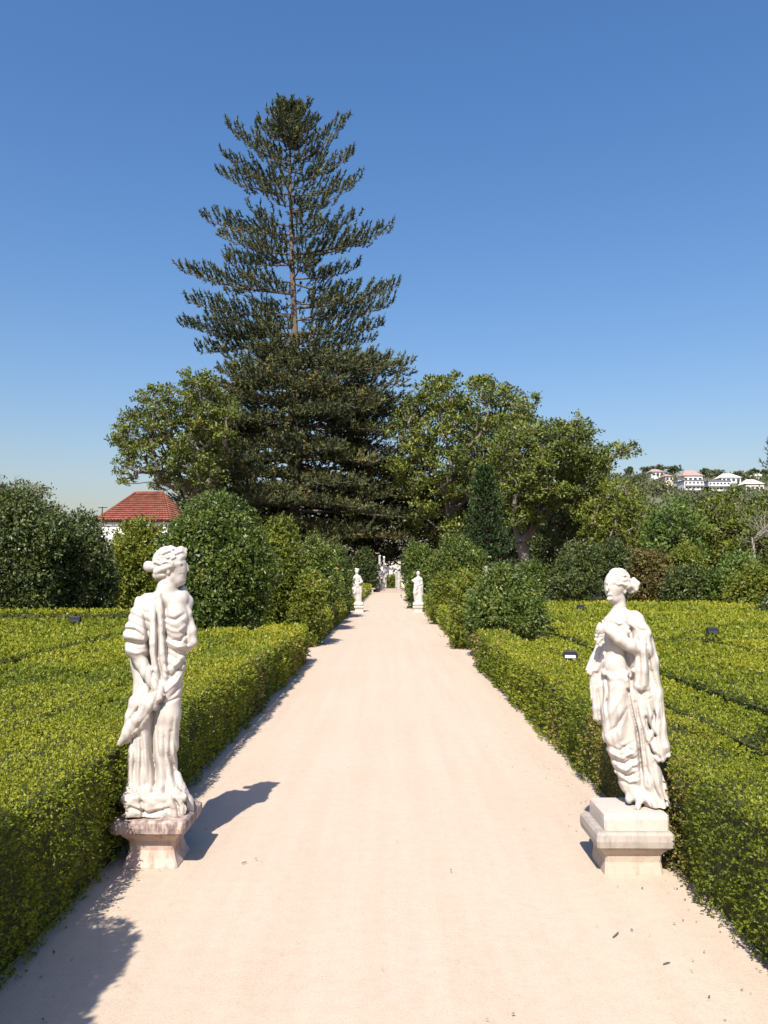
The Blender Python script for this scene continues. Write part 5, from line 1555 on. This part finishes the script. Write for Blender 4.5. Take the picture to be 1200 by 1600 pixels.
# ================================================================== houses and pines on the hill
GHH = 'houses on the hill'
def hill_house(px0, px1, pyt, pyb, depth, wall, roof, label, hip=True, roof_py=None, nwin=4, floors=2, deep=9):
    c = W((px0 + px1) / 2, pyb, depth)
    hx = (px1 - px0) / 2 / F_PX * depth
    zt = W(0, pyt, depth)[2]; zb = c[2]
    gz = float(hill_z(np.array(c[0]), np.array(depth + deep / 2.0)))
    o = thing('hillside_house', label, 'house', (c[0], depth, min(gz, zb) - 1), 0, GHH)
    b = min(gz, zb) - 1
    rt = W(0, roof_py, depth + deep / 2)[2] - b if roof_py else zt - b + 0.4
    box_part('wall', o, M[wall], -hx, hx, 0, deep, 0, zt - b)
    a = Acc()
    e = 0.5
    z0 = zt - b + 0.01
    if hip and roof_py:
        a.add([(-hx - e, -e, z0), (hx + e, -e, z0), (hx + e, deep + e, z0), (-hx - e, deep + e, z0), (-hx * 0.45, deep / 2, rt), (hx * 0.45, deep / 2, rt)],
              Q=[[0, 1, 5, 4], [2, 3, 4, 5], [0, 3, 2, 1]], T=[[1, 2, 5], [3, 0, 4]])
    else:
        box(a, -hx - 0.3, hx + 0.3, -0.3, deep + 0.3, z0, z0 + 0.45)
    put('roof', a.mesh('roof', M[roof]), o)
    hgt = zt - zb
    for f in range(floors):
        zf = zb - b + hgt * (f + 0.25) / floors
        for k in range(nwin):
            xw = -hx + 2 * hx * (k + 0.5) / nwin
            ww = min(0.9, hx / nwin * 0.6)
            box_part('window', o, M['glass_dark'], xw - ww, xw + ww, -0.06, 0.04, zf, zf + hgt / floors * 0.5)
        if floors > 1 and nwin > 4:
            box_part('balcony', o, M['whitewash'], -hx * 0.95, hx * 0.95, -1.2, -0.08, zf - 0.5, zf + 0.15)
hill_house(1070, 1100, 752, 774, 330, 'whitewash', 'slate_roof', 'white terraced apartment block with grey roof on the hill', False, None, 5, 3)
hill_house(1108, 1142, 753, 776, 334, 'whitewash', 'slate_roof', 'long white and grey apartment block next to the terraced one on the hill', False, None, 6, 3)
hill_house(1068, 1098, 744, 756, 365, 'whitewash', 'pink_roof', 'hill house with pink hipped roof standing highest above the apartment blocks', True, 736, 4, 1)
hill_house(1018, 1038, 738, 745, 372, 'whitewash', 'pink_roof', 'low white hill house with flat pinkish roof under the pines', True, 734, 3, 1)
hill_house(1128, 1158, 747, 762, 360, 'whitewash', 'whitewash', 'white stepped hill house behind the long apartment block', True, 741, 4, 2)
hill_house(1166, 1194, 757, 772, 335, 'cream_wall', 'cream_wall', 'cream low hill house nearest the picture edge', True, 750, 4, 1)
hill_house(1180, 1199, 745, 757, 372, 'whitewash', 'cream_wall', 'small white hill house behind the cream one', True, 741, 3, 1)
hill_house(1040, 1052, 745, 752, 350, 'cream_wall', 'pink_roof', 'tiny cream hill house left of the pink hipped roof', True, 742, 2, 1)
hill_house(1060, 1068, 750, 770, 345, 'whitewash', 'slate_roof', 'narrow white hill house against the terraced apartment block', False, None, 2, 3)

def hill_tree(px, pyt, wpx, hpx, depth, label, seed, mat='dark_leaf', group='trees on the hill'):
    rng = np.random.default_rng(seed)
    mp = depth / F_PX
    top = W(px, pyt, depth)
    gz = float(hill_z(np.array(top[0]), np.array(depth))) - 0.5
    rx, rz = wpx / 2 * mp, max(hpx / 2 * mp, (top[2] - gz) * 0.48)
    n = 14
    cl = np.array([[*(top + np.array([rng.uniform(-0.6, 0.6) * rx, rng.uniform(-0.6, 0.6) * rx, -rz + rng.uniform(-0.45, 0.5) * rz])), rng.uniform(0.3, 0.48) * min(rx, rz * 1.6)] for _ in range(n)])
    b = np.array([top[0], top[1], gz])
    tree('hill_tree', [b, b + [0, 0, max(1.0, top[2] - 1.5 * rz - gz)]], cl, label, seed, leaf=0.85, per=60, mat=mat, bark='bark', r0=0.3, group=group)
for q, (px, pyt, w_, h_, d_, mt) in enumerate([(984, 727, 16, 12, 385, 'dark_leaf'), (1010, 724, 20, 15, 388, 'dark_leaf'), (1028, 722, 26, 15, 390, 'dark_leaf'), (1052, 722, 24, 17, 389, 'dark_leaf'), (1102, 729, 16, 13, 384, 'dark_leaf'), (1118, 733, 32, 14, 380, 'far_leaf'), (1178, 729, 14, 14, 384, 'dark_leaf'), (1196, 731, 18, 20, 376, 'dark_leaf'), (1162, 735, 34, 16, 372, 'far_leaf'),
                                                   (1000, 737, 36, 20, 340, 'far_leaf'), (1048, 737, 40, 14, 358, 'far_leaf'), (1105, 758, 9, 18, 322, 'dark_leaf'), (1150, 760, 22, 16, 318, 'dark_leaf'), (1030, 752, 40, 22, 305, 'far_leaf'), (1085, 770, 60, 20, 280, 'far_leaf'), (1140, 772, 50, 18, 276, 'far_leaf'), (1190, 772, 44, 18, 270, 'dark_leaf'), (990, 752, 50, 26, 290, 'far_leaf')]):
    lab = ['round pine on the skyline under the fig branch tip', 'first pine of the dark skyline row above the low white house', 'middle pine of the dark skyline row above the low white house', 'last pine of the dark skyline row above the low white house', 'small skyline pine just past the pink hipped roof', 'wide olive tree on the skyline past the pink hipped roof', 'small dark tree above the white stepped house', 'dark tree on the skyline at the picture edge', 'wide olive tree between the stepped house and the picture edge',
           'olive hillside tree mass below the skyline pines', 'flat olive hillside tree before the pink hipped roof', 'slim dark tree between the two apartment blocks', 'dark tree in front of the stepped house', 'broad hillside tree in front of the tiny cream house', 'wide tree in front of the terraced apartment block', 'wide tree in front of the long apartment block', 'dark wide tree in front of the cream house', 'broad hillside tree under the fig branch tip'][q]
    hill_tree(px, pyt, w_, h_, d_, lab, 500 + q, mt)

rng = np.random.default_rng(55)
n = 2600
X = rng.uniform(60, 330, n); Y = rng.uniform(225, 440, n)
Zg = hill_z(X, Y)
ok = (X / Y > 0.22) & (X / Y < 0.62)
X, Y, Zg = X[ok], Y[ok], Zg[ok]
k = 16
rr_ = rng.uniform(1.0, 2.6, len(X))
C = np.repeat(np.stack([X, Y, Zg + 0.5 * rr_], -1), k, 0)
dirs = unit(rng.normal(size=C.shape) + [0, 0, 0.4])
Pq = C + dirs * np.repeat(rr_, k)[:, None] * rng.uniform(0.5, 1.0, (len(C), 1)) * np.array([1, 1, 0.7])
a = Acc()
leaves(a, Pq, unit(dirs + rng.normal(0, 0.7, C.shape)), unit(dirs + rng.normal(0, 0.5, C.shape)), rng.uniform(0.8, 1.7, len(C)), 0.8, np.clip(0.4 + np.repeat(rng.normal(0, 0.2, len(X)), k) + rng.normal(0, 0.12, len(C)), 0, 1))
o = put('hill_scrub', a.mesh('hill_scrub', M['far_leaf']))
tag(o, 'olive scrub and low woodland covering the hillside between the houses', 'scrub', None, 'stuff')

# ================================================================== small litter on the path
rng = np.random.default_rng(8)
a = Acc()
n = 420
P = np.stack([rng.uniform(-1.5, 1.5, n), 2.3 + 12 * rng.random(n) ** 1.7, np.full(n, 0.024)], -1)
side = rng.random(n) < 0.7
P[side, 0] = np.where(rng.random(side.sum()) < 0.75, 1, -1) * (1.5 - np.abs(rng.normal(0, 0.22, side.sum())))
L = rng.uniform(0.006, 0.022, n)
leaves(a, P, np.stack([rng.normal(size=n), rng.normal(size=n), rng.normal(0, 0.15, n)], -1), np.tile([0.1, 0.1, 1.0], (n, 1)) + rng.normal(0, 0.25, (n, 3)), L, L * 0.5, rng.random(n))
o = put('leaf_litter', a.mesh('leaf_litter', M['litter']))
tag(o, 'tiny dry leaves and bits scattered on the sandy path', 'leaf litter', None, 'stuff')
for k, (px, py, ln, an, lab) in enumerate([(965, 1467, 0.06, 0.6, 'thin curved twig lying on the sand near the shaded edge'), (1043, 1512, 0.035, 0.1, 'short dark leaf scrap on the sand below the twig'), (382, 1354, 0.03, 0.3, 'small curled dry leaf on the sand beside the blotched pedestal')]):
    d = gdepth(py)
    c = W(px, py, d)
    a = Acc()
    tube(a, [(-ln / 2, 0, 0.004), (0, ln * 0.08, 0.008), (ln / 2, ln * 0.3, 0.005)], [0.0025, 0.003, 0.0015], 5)
    o = put('twig', a.mesh('twig', M['bark']))
    o.location = (c[0], d, 0.014); o.rotation_euler = (0, 0, an)
    tag(o, lab, 'twig', 'twigs on the path')
